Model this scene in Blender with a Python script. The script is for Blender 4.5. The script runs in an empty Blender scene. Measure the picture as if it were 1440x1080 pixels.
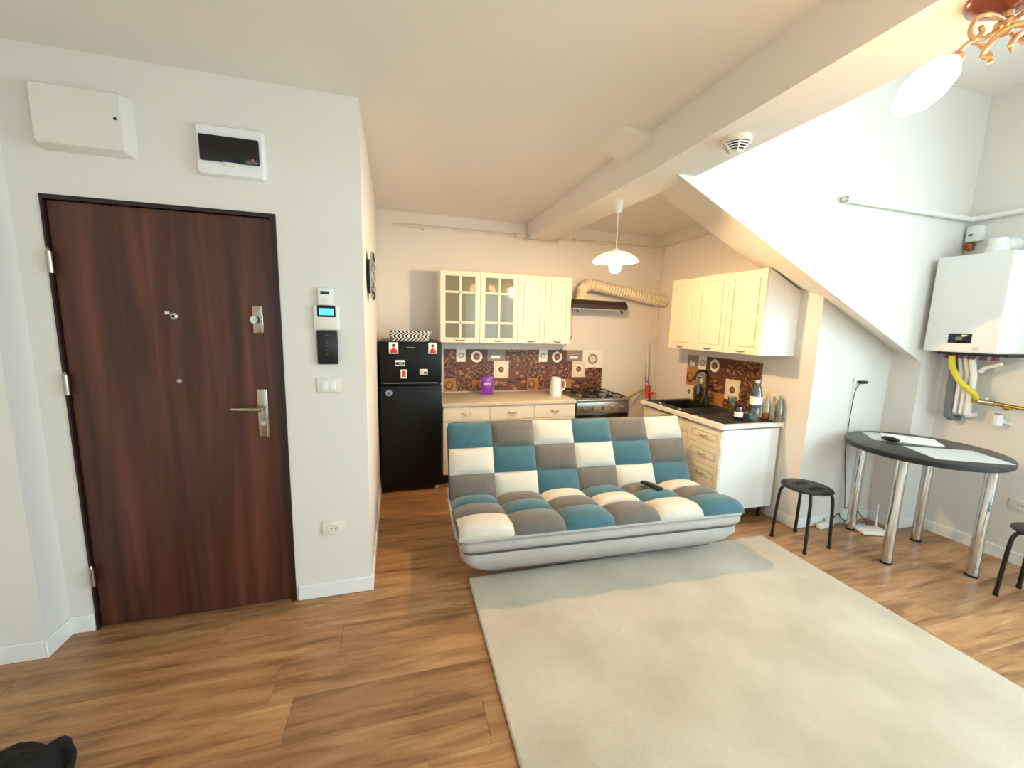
import bpy, bmesh, math, random
from mathutils import Vector, Matrix
random.seed(7)
C = bpy.context.scene.collection
SC = bpy.context.scene
PI = math.pi

# ------------------------------------------------------------------ camera
F, YAW, PITCH, ROLL = 568.19, .282136, .143827, -.02525
CAM = Vector((0, 0, 1.53))
fw = Vector((math.sin(YAW)*math.cos(PITCH), math.cos(YAW)*math.cos(PITCH), -math.sin(PITCH)))
rt = Vector((math.cos(YAW), -math.sin(YAW), 0)); dn = fw.cross(rt)
r2 = rt*math.cos(ROLL) + dn*math.sin(ROLL); d2 = -rt*math.sin(ROLL) + dn*math.cos(ROLL)
cd = bpy.data.cameras.new('camera'); cam = bpy.data.objects.new('camera', cd); C.objects.link(cam)
m = Matrix((r2, -d2, -fw)).transposed().to_4x4(); m.translation = CAM
cam.matrix_world = m
cd.sensor_fit = 'HORIZONTAL'; cd.sensor_width = 36.0; cd.lens = 36.0*F/1440
cd.clip_start = .02; cd.clip_end = 200
SC.camera = cam

# ------------------------------------------------------------------ world and daylight
w = bpy.data.worlds.new('world'); SC.world = w; w.use_nodes = True
w.node_tree.nodes['Background'].inputs[0].default_value = (.85, .92, 1, 1)
w.node_tree.nodes['Background'].inputs[1].default_value = 2.2
def area(name, loc, rot, sx, sy, power, col):
    l = bpy.data.lights.new(name, 'AREA'); l.shape = 'RECTANGLE'; l.size = sx; l.size_y = sy
    l.energy = power; l.color = col
    o = bpy.data.objects.new(name, l); C.objects.link(o); o.location = loc; o.rotation_euler = rot
    return o
# daylight entering through the two openings of the rear wall, behind the camera
area('daylight_right', (2.75, -2.50, 1.35), (PI/2, 0, 0), 2.1, 2.1, 78, (.66, .82, 1))
area('daylight_balcony', (4.40, -.275, 1.65), (0, PI/2-.45, 0), 2.2, 2.0, 205, (.68, .84, 1))
area('daylight_left', (-.2, -2.50, 1.55), (PI/2, 0, 0), 1.5, 1.5, 22, (1, .93, .84))
SC.view_settings.view_transform = 'Standard'; SC.view_settings.look = 'None'
SC.view_settings.exposure = 0.72; SC.view_settings.gamma = 1
SC.view_settings.use_curve_mapping = False

# ------------------------------------------------------------------ materials
def lin(h):
    h = h.lstrip('#'); o = []
    for i in (0, 2, 4):
        c = int(h[i:i+2], 16)/255
        o.append(c/12.92 if c <= .04045 else ((c+.055)/1.055)**2.4)
    return (*o, 1)
MATS = {}
def mat(name, col, rough=.5, metal=0, emit=None, es=0, bump=0, bscale=60, vary=0, vscale=8, trans=0, coat=0, sheen=0, stretch=(1, 1, 1), col2=None, ior=None):
    if name in MATS: return MATS[name]
    M = bpy.data.materials.new(name); M.use_nodes = True; nt = M.node_tree; N = nt.nodes; L = nt.links
    p = N['Principled BSDF']; c = lin(col)
    p.inputs['Base Color'].default_value = c; p.inputs['Roughness'].default_value = rough; p.inputs['Metallic'].default_value = metal
    if emit: p.inputs['Emission Color'].default_value = lin(emit); p.inputs['Emission Strength'].default_value = es
    if trans: p.inputs['Transmission Weight'].default_value = trans
    if ior: p.inputs['IOR'].default_value = ior
    if coat: p.inputs['Coat Weight'].default_value = coat; p.inputs['Coat Roughness'].default_value = .1
    if sheen: p.inputs['Sheen Weight'].default_value = sheen; p.inputs['Sheen Roughness'].default_value = .5
    if vary or bump or col2:
        tc = N.new('ShaderNodeTexCoord'); mp = N.new('ShaderNodeMapping'); mp.inputs['Scale'].default_value = stretch
        L.new(tc.outputs['Object'], mp.inputs['Vector'])
    if vary or col2:
        n = N.new('ShaderNodeTexNoise'); n.inputs['Scale'].default_value = vscale; n.inputs['Detail'].default_value = 5
        L.new(mp.outputs['Vector'], n.inputs['Vector'])
        r = N.new('ShaderNodeValToRGB'); r.color_ramp.elements[0].position = .32; r.color_ramp.elements[1].position = .68
        a = lin(col2) if col2 else tuple(x*(1-vary) for x in c[:3])+(1,)
        r.color_ramp.elements[0].color = a; r.color_ramp.elements[1].color = c
        L.new(n.outputs['Fac'], r.inputs['Fac']); L.new(r.outputs['Color'], p.inputs['Base Color'])
    if bump:
        n2 = N.new('ShaderNodeTexNoise'); n2.inputs['Scale'].default_value = bscale; n2.inputs['Detail'].default_value = 4
        L.new(mp.outputs['Vector'], n2.inputs['Vector'])
        b = N.new('ShaderNodeBump'); b.inputs['Strength'].default_value = bump; b.inputs['Distance'].default_value = .01
        L.new(n2.outputs['Fac'], b.inputs['Height']); L.new(b.outputs['Normal'], p.inputs['Normal'])
    MATS[name] = M; return M

def mat_plank():
    M = bpy.data.materials.new('oak_plank'); M.use_nodes = True; nt = M.node_tree; N = nt.nodes; L = nt.links
    p = N['Principled BSDF']; p.inputs['Roughness'].default_value = .34
    tc = N.new('ShaderNodeTexCoord'); oi = N.new('ShaderNodeObjectInfo')
    mu = N.new('ShaderNodeMath'); mu.operation = 'MULTIPLY'; mu.inputs[1].default_value = 61
    L.new(oi.outputs['Random'], mu.inputs[0])
    ad = N.new('ShaderNodeVectorMath'); ad.operation = 'ADD'
    L.new(tc.outputs['Object'], ad.inputs[0]); L.new(mu.outputs[0], ad.inputs[1])
    mp = N.new('ShaderNodeMapping'); mp.inputs['Scale'].default_value = (1.1, 9, 1); L.new(ad.outputs[0], mp.inputs['Vector'])
    n = N.new('ShaderNodeTexNoise'); n.inputs['Scale'].default_value = 2.2; n.inputs['Detail'].default_value = 7; n.inputs['Roughness'].default_value = .6
    n.inputs['Distortion'].default_value = .7
    L.new(mp.outputs['Vector'], n.inputs['Vector'])
    r = N.new('ShaderNodeValToRGB'); e = r.color_ramp.elements
    e[0].position = .27; e[0].color = lin('#6E4A30'); e[1].position = .75; e[1].color = lin('#C39A6E')
    x = e.new(.5); x.color = lin('#A5784E')
    L.new(n.outputs['Fac'], r.inputs['Fac'])
    hs = N.new('ShaderNodeHueSaturation'); mr = N.new('ShaderNodeMapRange'); mr.inputs['To Min'].default_value = .82; mr.inputs['To Max'].default_value = 1.14
    L.new(oi.outputs['Random'], mr.inputs['Value']); L.new(mr.outputs[0], hs.inputs['Value']); L.new(r.outputs['Color'], hs.inputs['Color'])
    L.new(hs.outputs['Color'], p.inputs['Base Color'])
    b = N.new('ShaderNodeBump'); b.inputs['Strength'].default_value = .08; L.new(n.outputs['Fac'], b.inputs['Height']); L.new(b.outputs['Normal'], p.inputs['Normal'])
    return M

def mat_walnut():
    M = bpy.data.materials.new('walnut_veneer'); M.use_nodes = True; nt = M.node_tree; N = nt.nodes; L = nt.links
    p = N['Principled BSDF']; p.inputs['Roughness'].default_value = .42
    tc = N.new('ShaderNodeTexCoord'); mp = N.new('ShaderNodeMapping'); mp.inputs['Scale'].default_value = (9, 9, .55)
    L.new(tc.outputs['Object'], mp.inputs['Vector'])
    n = N.new('ShaderNodeTexNoise'); n.inputs['Scale'].default_value = 1.5; n.inputs['Detail'].default_value = 8; n.inputs['Distortion'].default_value = .5
    L.new(mp.outputs['Vector'], n.inputs['Vector'])
    r = N.new('ShaderNodeValToRGB'); e = r.color_ramp.elements
    e[0].position = .3; e[0].color = lin('#34190F'); e[1].position = .72; e[1].color = lin('#6C3C27')
    x = e.new(.5); x.color = lin('#4F291B')
    L.new(n.outputs['Fac'], r.inputs['Fac']); L.new(r.outputs['Color'], p.inputs['Base Color'])
    return M

def mat_glass(name, tint, gl=.12, rough=.03, haze=0):
    M = bpy.data.materials.new(name); M.use_nodes = True; nt = M.node_tree; N = nt.nodes; L = nt.links
    N.remove(N['Principled BSDF']); o = N['Material Output']
    t = N.new('ShaderNodeBsdfTransparent'); t.inputs[0].default_value = lin(tint)
    g = N.new('ShaderNodeBsdfGlossy'); g.inputs['Roughness'].default_value = rough
    mx = N.new('ShaderNodeMixShader'); mx.inputs[0].default_value = gl
    src = t
    if haze:
        df = N.new('ShaderNodeBsdfDiffuse'); df.inputs[0].default_value = lin(tint); src = N.new('ShaderNodeMixShader'); src.inputs[0].default_value = haze
        L.new(t.outputs[0], src.inputs[1]); L.new(df.outputs[0], src.inputs[2])
    L.new(src.outputs[0], mx.inputs[1]); L.new(g.outputs[0], mx.inputs[2]); L.new(mx.outputs[0], o.inputs[0])
    MATS[name] = M; return M

def mat_weave():
    M = bpy.data.materials.new('black_white_weave'); M.use_nodes = True; nt = M.node_tree; N = nt.nodes; L = nt.links
    p = N['Principled BSDF']; p.inputs['Roughness'].default_value = .7
    tc = N.new('ShaderNodeTexCoord'); sp = N.new('ShaderNodeSeparateXYZ'); L.new(tc.outputs['Object'], sp.inputs[0])
    def ma(op, a, b=None):
        k = N.new('ShaderNodeMath'); k.operation = op
        for i, v in enumerate((a, b)):
            if v is None: continue
            if isinstance(v, (int, float)): k.inputs[i].default_value = v
            else: L.new(v, k.inputs[i])
        return k.outputs[0]
    u = ma('ADD', sp.outputs['X'], sp.outputs['Y']); v = sp.outputs['Z']
    sg = ma('SUBTRACT', ma('MULTIPLY', ma('GREATER_THAN', ma('FRACT', ma('MULTIPLY', v, 20)), .5), 2), 1)
    s = ma('FRACT', ma('MULTIPLY', ma('ADD', u, ma('MULTIPLY', sg, v)), 30))
    k = ma('GREATER_THAN', s, .48)
    mx = N.new('ShaderNodeMix'); mx.data_type = 'RGBA'; L.new(k, mx.inputs['Factor'])
    mx.inputs['A'].default_value = lin('#151515'); mx.inputs['B'].default_value = lin('#EDE8DF')
    L.new(mx.outputs['Result'], p.inputs['Base Color'])
    return M

PAINT = mat('white_wall_paint', '#E6DFD6', .85, bump=.05, bscale=90)
CEIL = mat('ceiling_paint', '#F0EAE2', .9, bump=.04, bscale=70)
TRIM = mat('white_trim', '#EFEDE8', .5)
PLANK = mat_plank(); WALNUT = mat_walnut()
DWOOD = mat('dark_frame_wood', '#2A150E', .45, vary=.3, vscale=4, stretch=(8, 8, .6))
SUB = mat('subfloor', '#8F6A45', .6)
CREAM = mat('cream_cabinet_foil', '#EFE5CF', .45, vary=.04, vscale=3, stretch=(14, 14, 1))
CARC = mat('white_melamine', '#F1EEE8', .5)
INNER = mat('cabinet_inside', '#D8D2C2', .6)
STEEL = mat('brushed_steel', '#B9B2A8', .32, 1)
NICKEL = mat('satin_nickel', '#B8AC9C', .3, 1)
CHROME = mat('chrome', '#D8DADC', .12, 1)
BRASS = mat('brass', '#B08A4A', .35, 1)
BLACK = mat('black_plastic', '#0E0E10', .35)
BLACKG = mat('black_gloss', '#0A0A0C', .12)
FRIDGE = mat('black_fridge_enamel', '#070607', .38); FRIDGE.node_tree.nodes['Principled BSDF'].inputs['Specular IOR Level'].default_value = .25
WHITEP = mat('white_plastic', '#EFEDE9', .4)
WARMW = mat('ivory_plastic', '#EAE2D3', .45)
GREYP = mat('grey_plastic', '#6E7276', .5)
DGREY = mat('dark_grey_plastic', '#2B2C2E', .5)
DIVW = mat('smoked_window', '#141113', .15)
RED = mat('red_plastic', '#D8231C', .4)
LED = mat('red_led', '#FF2020', .4, emit='#FF2020', es=3)
LCD = mat('blue_lcd', '#58B7F2', .3, emit='#45AEF5', es=.9)
PIPEW = mat('painted_pipe', '#DAD0BE', .5)
YEL = mat('yellow_gas_hose', '#D9CC2E', .45)
COPPER = mat('copper', '#A66A45', .35, 1)
PAPER = mat('paper', '#F4F4F2', .8)
PLACE = mat('grey_placemat', '#C9CCC9', .7)
TABLE = mat('dark_table_laminate', '#3A3B3F', .35, vary=.3, vscale=3, stretch=(1, 12, 1))
TEDGE = mat('black_table_edge', '#17171A', .4)
TEAL = mat('teal_velvet', '#3A6B79', .85, vary=.22, vscale=9, sheen=.4, bump=.12, bscale=220)
GREYV = mat('grey_velvet', '#6C665F', .85, vary=.16, vscale=9, sheen=.35, bump=.12, bscale=220)
CREAMV = mat('cream_velvet', '#D9D1C2', .85, vary=.08, vscale=9, sheen=.3, bump=.12, bscale=220)
BASEV = mat('light_grey_fabric', '#B9B1A8', .9, vary=.1, vscale=12, bump=.12, bscale=250)
PIPING = mat('dark_piping', '#56524E', .9)
RUG = mat('beige_rug', '#E9DAC3', .95, col2='#D0BFA5', vscale=2.6, bump=.9, bscale=330, sheen=.3)
PANE = mat_glass('cabinet_glass', '#BDBAA0', .045, .06, .38)
CLEAR = mat_glass('clear_glass', '#DCE6E4', .16, .03)
BLUEPET = mat_glass('pale_blue_bottle', '#B9D2DA', .16, .05)
GREENG = mat_glass('green_glass', '#A9B86A', .14, .05)
SMOKEG = mat_glass('dark_bottle_glass', '#4A4238', .2, .04)
OPAL = mat('opal_shade', '#FFF3D8', .35, emit='#FFDFA0', es=.9)
BULB = mat('lit_bulb', '#FFF0D0', .4, emit='#FFD29A', es=640)
TULIP = mat('lit_tulip_glass', '#FFF6E8', .3, emit='#FFCF92', es=12)
LACQ = mat('brown_lacquer', '#7A3B2C', .25, coat=.5)
BRONZE = mat('pale_bronze', '#C9A27E', .3, .7)
SINK = mat('black_granite', '#151414', .5, vary=.3, vscale=90)
DUCT = mat('beige_flexible_duct', '#D9CBAE', .6)
HOOD = mat('dark_brown_hood', '#2A1C17', .3)
WEAVE = mat_weave()
CLOTH = mat('black_cloth', '#0C0C0D', .95, bump=.4, bscale=60)

# ------------------------------------------------------------------ mesh helpers
class B:
    def __init__(s): s.bm = bmesh.new()
    def box(s, x0, x1, y0, y1, z0, z1, bev=0, seg=2, mi=0):
        x0, x1 = min(x0, x1), max(x0, x1); y0, y1 = min(y0, y1), max(y0, y1); z0, z1 = min(z0, z1), max(z0, z1)
        v = [s.bm.verts.new(p) for p in ((x0,y0,z0),(x1,y0,z0),(x1,y1,z0),(x0,y1,z0),(x0,y0,z1),(x1,y0,z1),(x1,y1,z1),(x0,y1,z1))]
        fs = [s.bm.faces.new([v[i] for i in f]) for f in ((0,3,2,1),(4,5,6,7),(0,1,5,4),(1,2,6,5),(2,3,7,6),(3,0,4,7))]
        for f in fs: f.material_index = mi
        if bev:
            es = list({e for f in fs for e in f.edges})
            r = bmesh.ops.bevel(s.bm, geom=es, offset=bev, segments=seg, profile=.5, affect='EDGES', clamp_overlap=True)
            for f in r['faces']: f.material_index = mi
        return s
    def ring(s, c, r, ax1, ax2, n): return [s.bm.verts.new(c + ax1*(r*math.cos(2*PI*i/n)) + ax2*(r*math.sin(2*PI*i/n))) for i in range(n)]
    def tube(s, pts, r, n=10, caps=True, mi=0):
        pts = [Vector(p) for p in pts]; rs = r if isinstance(r, (list, tuple)) else [r]*len(pts)
        t0 = (pts[1]-pts[0]).normalized(); a = t0.orthogonal().normalized(); prev = None; fs = []
        first = last = None
        for i, p in enumerate(pts):
            t = ((pts[min(i+1, len(pts)-1)]-pts[i]).normalized() + (pts[i]-pts[max(i-1, 0)]).normalized())
            if t.length < 1e-6: t = t0
            t.normalize(); a = (a - t*a.dot(t)).normalized(); b = t.cross(a)
            rg = s.ring(p, rs[i], a, b, n)
            if prev:
                for k in range(n): fs.append(s.bm.faces.new((prev[k], prev[(k+1) % n], rg[(k+1) % n], rg[k])))
            else: first = rg
            prev = rg
        if caps: fs.append(s.bm.faces.new(first[::-1])); fs.append(s.bm.faces.new(prev))
        for f in fs: f.material_index = mi
        return s
    def cyl(s, p0, p1, r, n=20, r2=None, mi=0): return s.tube([p0, p1], [r, r if r2 is None else r2], n, mi=mi)
    def lathe(s, prof, c=(0,0,0), axis=(0,0,1), n=24, mi=0, closed=False):
        c = Vector(c); t = Vector(axis).normalized(); a = t.orthogonal().normalized(); b = t.cross(a); prev = None; fs = []
        for r, h in prof:
            rg = [s.bm.verts.new(c+t*h)] if r < 1e-6 else s.ring(c+t*h, r, a, b, n)
            if prev:
                for k in range(n):
                    q = [prev[k % len(prev)], prev[(k+1) % len(prev)], rg[(k+1) % len(rg)], rg[k % len(rg)]]
                    u = [];  [u.append(x) for x in q if x not in u]
                    if len(u) > 2: fs.append(s.bm.faces.new(u))
            prev = rg
        for f in fs: f.material_index = mi
        return s
    def prism(s, poly, axis, a, b, mi=0):
        # poly: 2-D points; axis 'x' -> (y,z), 'y' -> (x,z), 'z' -> (x,y)
        def P(p, h): return {'x': (h, p[0], p[1]), 'y': (p[0], h, p[1]), 'z': (p[0], p[1], h)}[axis]
        A = [s.bm.verts.new(P(p, a)) for p in poly]; D = [s.bm.verts.new(P(p, b)) for p in poly]; n = len(poly)
        fs = [s.bm.faces.new(A), s.bm.faces.new(D[::-1])] + [s.bm.faces.new((A[(i+1) % n], A[i], D[i], D[(i+1) % n])) for i in range(n)]
        for f in fs: f.material_index = mi
        return s
    def ball(s, c, r, sc=(1,1,1), u=16, v=10, mi=0):
        g = bmesh.ops.create_uvsphere(s.bm, u_segments=u, v_segments=v, radius=r, matrix=Matrix.Translation(c) @ Matrix.Diagonal((*sc, 1)))
        for f in {f for q in g['verts'] for f in q.link_faces}: f.material_index = mi
        return s
    def loft(s, secs, seg=6):
        # secs: (z, x0, x1, y0, y1, radius): rounded rectangles joined bottom to top
        prev = None
        for z, x0, x1, y0, y1, r in secs:
            pts = []
            for cx, cy, a0 in ((x1-r, y1-r, 0), (x0+r, y1-r, PI/2), (x0+r, y0+r, PI), (x1-r, y0+r, 1.5*PI)):
                for i in range(seg+1):
                    a = a0 + PI/2*i/seg; pts.append((cx+r*math.cos(a), cy+r*math.sin(a), z))
            rg = [s.bm.verts.new(p) for p in pts]; n = len(rg)
            if prev:
                for k in range(n): s.bm.faces.new((prev[k], prev[(k+1) % n], rg[(k+1) % n], rg[k]))
            else: s.bm.faces.new(rg[::-1])
            prev = rg
        s.bm.faces.new(prev); return s
    def mesh(s, name, mats, smooth=.6):
        bmesh.ops.recalc_face_normals(s.bm, faces=s.bm.faces[:])
        me = bpy.data.meshes.new(name); s.bm.to_mesh(me); s.bm.free()
        for q in (mats if isinstance(mats, (list, tuple)) else [mats]): me.materials.append(q)
        if smooth:
            for p in me.polygons: p.use_smooth = True
            me.set_sharp_from_angle(angle=smooth)
        return me
    def mk(s, name, mats, parent=None, smooth=.6, loc=None, rot=None):
        o = bpy.data.objects.new(name, s.mesh(name, mats, smooth)); C.objects.link(o)
        if parent: o.parent = parent
        if loc: o.location = loc
        if rot: o.rotation_euler = rot
        return o
def tag(o, label, cat, group=None):
    o['label'] = label; o['category'] = cat
    if group: o['group'] = group
    return o
def thing(name, label, cat, loc=(0,0,0), rz=0, group=None):
    o = bpy.data.objects.new(name, None); C.objects.link(o); o.empty_display_size = .05
    o.location = loc; o.rotation_euler = (0, 0, rz); return tag(o, label, cat, group)
def struct(o, label=None):
    o['kind'] = 'structure'
    if label: o['label'] = label
    return o
def share(name, me, parent, loc=(0,0,0), rot=(0,0,0), m=None, scale=None):
    o = bpy.data.objects.new(name, me); C.objects.link(o); o.parent = parent; o.location = loc; o.rotation_euler = rot
    if scale: o.scale = scale
    if m: o.material_slots[0].link = 'OBJECT'; o.material_slots[0].material = m
    return o
def smoothpath(pts, n=6):
    P = [Vector(p) for p in pts]; out = []
    for i in range(len(P)-1):
        a, b, c, d = P[max(i-1, 0)], P[i], P[i+1], P[min(i+2, len(P)-1)]
        for k in range(n):
            t = k/n; out.append(.5*((2*b)+(c-a)*t+(2*a-5*b+4*c-d)*t*t+(3*b-a-3*c+d)*t**3))
    out.append(P[-1]); return out

# ------------------------------------------------------------------ room shell
ZC, ZH = 2.606, 3.20          # main ceiling, higher ceiling over the dining side
YD, XS, YB = 2.276, -.155, 4.30
X1, YP, YF, X2 = 3.00, 2.26, 2.063, 4.05
XL, YR = -1.74, -2.4
ZBM = 2.393
T = .12
floor = struct(B().box(XL, X2, YR, YB, -.06, -.008).mk('floor', SUB, smooth=0), 'light brown oak laminate floor')
pw, pl = .192, 1.285
pm = B().box(.0004, pl-.0004, .0004, pw-.0004, -.008, 0, .0008, 1).mesh('plank', PLANK, 0)
rest = B(); y = YR; row = 0
while y < YB-.001:
    x = XL - random.random()*pl
    while x < X2:
        if y > .35:
            if x+pl > -1.95 or y < 2.0: share('plank', pm, floor, (x, y, 0))
        else: rest.box(max(x, XL)+.001, min(x+pl, X2)-.001, y+.001, min(y+pw, YB)-.001, -.008, 0)
        x += pl
    y += pw; row += 1
ro = rest.mk('planks_behind', PLANK, floor, 0); ro['kind'] = 'stuff'

# ceilings and beams
struct(B().box(XL, 1.37, YR, YB, ZC, ZC+.1).mk('ceiling', CEIL, smooth=0), 'flat ceiling over entrance and kitchen')
struct(B().box(1.65, X1, 2.40, YB, ZC, ZC+.1).mk('ceiling_kitchen', CEIL, smooth=0), 'small ceiling field over the sink corner')
struct(B().box(1.65, X2, YR, YF, ZH, ZH+.1).mk('ceiling_dining', CEIL, smooth=0), 'higher ceiling over the dining side')
struct(B().prism([(YR,ZBM),(2.063,ZBM),(YB,2.452),(YB,ZH+.1),(YR,ZH+.1)], 'x', 1.37, 1.65).mk('trim_1', CEIL, smooth=0), 'long plastered ceiling beam running to the kitchen wall')
struct(B().prism([(1.37, 2.606), (1.19, 2.606), (1.37, 2.535)], 'y', 2.10, 2.38).mk('trim_2', CEIL, smooth=0), 'small wedge beside the long ceiling beam')
# wall over the dining side with a sloping lower edge that runs into a corner column
zs = lambda x: 2.393 - .468*(x-1.525)
YK, RISE = 2.71, .272
ws = B(); fp = [(1.525, 2.393), (3.80, zs(3.80)), (3.80, 0), (X2, 0), (X2, ZH), (1.65, ZH), (1.65, 2.393)]
bp_ = [(1.525, YK, 2.393+RISE), (3.80, YK, zs(3.80)+RISE), (3.80, 2.39, 0), (X2, 2.39, 0), (X2, YK, ZH), (1.65, YK, ZH), (1.65, YK, 2.393+RISE)]
fa = [ws.bm.verts.new((p[0], YF, p[1])) for p in fp]; fb_ = [ws.bm.verts.new(p) for p in bp_]
ws.bm.faces.new(fa)
ws.bm.faces.new([fb_[i] for i in (0, 6, 5, 4, 1)]); ws.bm.faces.new([fb_[i] for i in (1, 4, 3, 2)])
for i in range(7): ws.bm.faces.new((fa[i], fa[(i+1) % 7], fb_[(i+1) % 7], fb_[i]))
struct(ws.mk('wall_slope', PAINT, smooth=0), 'white wall with a sloping lower edge above the niche')
struct(B().prism([(X1+T, 0), (X2, 0), (X2, zs(X2)+.15), (X1+T, zs(X1+T)+.15)], 'y', YP, 2.38).mk('wall_niche', PAINT, smooth=0), 'white niche wall below the sloping edge')
struct(B().box(X1, X1+T, YP, YB+T, 0, ZC).mk('wall_kitchen', PAINT, smooth=0), 'kitchen side wall behind the sink')
struct(B().box(XS-T, X1, YB, YB+T, 0, ZC).mk('wall_back', PAINT, smooth=0), 'kitchen back wall')
struct(B().box(XS-T, XS, YD, YB, 0, ZC).mk('wall_passage', PAINT, smooth=0), 'short side wall beside the fridge')
dx0, dx1, dzt = -1.430, -.545, 2.030
we = B()
we.box(-1.53, dx0, YD, YD+T, 0, ZC); we.box(dx1, XS-T, YD, YD+T, 0, ZC); we.box(dx0, dx1, YD, YD+T, dzt, ZC)
struct(we.mk('wall_entrance', PAINT, smooth=0), 'white wall around the entrance door')
struct(B().box(XL, -1.53, 2.13, YD+T, 0, ZC).mk('wall_left_front', PAINT, smooth=0), 'projecting wall piece left of the entrance door')
struct(B().box(XL-T, XL, YR, YD, 0, ZC).mk('wall_left', PAINT, smooth=0), 'left wall')
wq = B(); wq.box(X2, X2+T, YR, -1.3, 0, ZH); wq.box(X2, X2+T, .75, YF, 0, ZH); wq.box(X2, X2+T, -1.3, .75, 2.3, ZH); wq.box(X2, X2+T, -1.3, .75, 0, .08)
struct(wq.mk('wall_right', PAINT, smooth=0), 'right wall carrying the boiler')
wf = B()
for q_ in (-1.3, -.305, .69): wf.box(X2+.03, X2+.09, q_, q_+.06, .08, 2.3)
for q_ in (.08, 2.24): wf.box(X2+.03, X2+.09, -1.3, .75, q_, q_+.06)
wo = struct(wf.mk('window_3', TRIM, smooth=0), 'white framed balcony door in the right wall')
B().box(X2+.057, X2+.063, -1.24, .69, .14, 2.24).mk('pane', CLEAR, wo, 0)
wr = B(); wz0, wz1 = .25, 2.35
wr.box(XL, -.95, YR-T, YR, 0, ZH); wr.box(.55, 1.7, YR-T, YR, 0, ZH); wr.box(3.8, X2, YR-T, YR, 0, ZH)
wr.box(-.95, .55, YR-T, YR, 0, .85); wr.box(-.95, .55, YR-T, YR, wz1, ZH); wr.box(1.7, 3.8, YR-T, YR, 0, wz0); wr.box(1.7, 3.8, YR-T, YR, wz1, ZH)
struct(wr.mk('wall_rear', PAINT, smooth=0), 'rear wall with two windows')
for i, (a, b, z0) in enumerate(((-.95, .55, .85), (1.7, 3.8, .25))):
    wf = B()
    for q in (a, (a+b)/2-.03, b-.06): wf.box(q, q+.06, YR-.09, YR-.03, z0, wz1)
    for q in (z0, wz1-.06): wf.box(a, b, YR-.09, YR-.03, q, q+.06)
    wo = struct(wf.mk('window_%d' % (i+1), TRIM, smooth=0), 'white framed window in the rear wall')
    B().box(a+.06, b-.06, YR-.063, YR-.057, z0+.06, wz1-.06).mk('pane', CLEAR, wo, 0)
# baseboards
bh, bt = .085, .012
def base(name, x0, x1, y0, y1): return struct(B().box(x0, x1, y0, y1, 0, bh, .003, 1).mk(name, TRIM), 'white baseboard')
base('baseboard_entrance', dx1+.012, XS+bt, YD-bt, YD)
base('baseboard_hinge_side', -1.53, dx0-.004, YD-bt, YD)
base('baseboard_return', -1.53, -1.53+bt, 2.13-bt, YD-bt)
base('baseboard_left', XL+bt, -1.53, 2.13-bt, 2.13)
base('baseboard_left_side', XL, XL+bt, YR, 2.13-bt)
base('baseboard_passage', XS, XS+bt, YD, YB)
base('baseboard_kitchen', X1-bt, X1, YP-bt, 2.52)
base('baseboard_niche', X1, 3.80-bt, YP-bt, YP)
base('baseboard_column_side', 3.80-bt, 3.80, YF-bt, YP)
base('baseboard_column', 3.80, X2, YF-bt, YF)
base('baseboard_right', X2-bt, X2, .75, YF-bt)
base('baseboard_back', XS, X1, YB-bt, YB)

# ------------------------------------------------------------------ entrance door
dr = struct(B().box(dx0+.010, dx1-.024, YD+.012, YD+.060, .006, dzt-.020, .003, 1).mk('door_1', WALNUT), 'dark walnut entrance door')
fr = B()
fr.box(dx0, dx0+.009, YD-.006, YD+T, 0, dzt-.0185); fr.box(dx1-.023, dx1, YD-.006, YD+T, 0, dzt-.0185); fr.box(dx0, dx1, YD-.006, YD+T, dzt-.018, dzt)
fr.mk('door_frame', DWOOD, dr)
B().box(dx0, dx1, YD+.07, YD+T, 0, dzt).mk('door_back_sheet', DWOOD, dr, 0)
hm = B().cyl((0,0,-.045), (0,0,.045), .011, 14); hm.cyl((0,0,.045), (0,0,.058), .008, 12, .003); hme = hm.mesh('hinge', [NICKEL])
for z in (1.749, 1.217, .284): share('hinge', hme, dr, (dx0+.014, YD-.014, z))
ey = B().lathe([(0,.012),(.010,.012),(.016,.006),(.017,0)], (-.998, YD+.012, 1.533), (0,-1,0)).mk('peephole', CHROME, dr)
B().lathe([(0,.014),(.006,.0138),(.007,.012)], (-.998, YD+.012, 1.533), (0,-1,0)).mk('lens', BLACKG, ey)
B().box(-1.032, -1.012, YD+.004, YD+.012, 1.540, 1.556, .003).mk('peephole_cover', CHROME, ey)
B().lathe([(0,.012),(.010,.011),(.013,.004),(.013,0)], (-.997, YD+.012, 1.227), (0,-1,0)).mk('door_button', NICKEL, dr)
p1 = B().box(-.672, -.628, YD+.004, YD+.012, 1.462, 1.594, .003); p1 = p1.mk('lock_plate', NICKEL, dr)
B().box(-.634, -.624, YD-.006, YD+.012, 1.462, 1.594, .003).mk('lock_plate_rim', CHROME, p1)
B().lathe([(0,.042),(.018,.041),(.021,.034),(.018,.024),(.009,.020),(.009,0)], (-.655, YD+.006, 1.526), (0,-1,0)).mk('thumb_turn', CHROME, p1)
p2 = B().box(-.676, -.630, YD+.004, YD+.012, .935, 1.180, .003).mk('handle_plate', NICKEL, dr)
B().box(-.637, -.626, YD-.008, YD+.012, .935, 1.180, .003).mk('handle_plate_rim', CHROME, p2)
lv = B().cyl((-.652, YD+.006, 1.085), (-.652, YD-.045, 1.085), .010, 14)
lv.tube(smoothpath([(-.645, YD-.045, 1.085), (-.69, YD-.048, 1.086), (-.775, YD-.046, 1.091)]), [.011]*10+[.009]*3, 12)
lv.mk('lever', NICKEL, p2)
B().cyl((-.652, YD+.006, 1.005), (-.652, YD-.004, 1.005), .011, 14).mk('key_cylinder', CHROME, p2)

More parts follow.
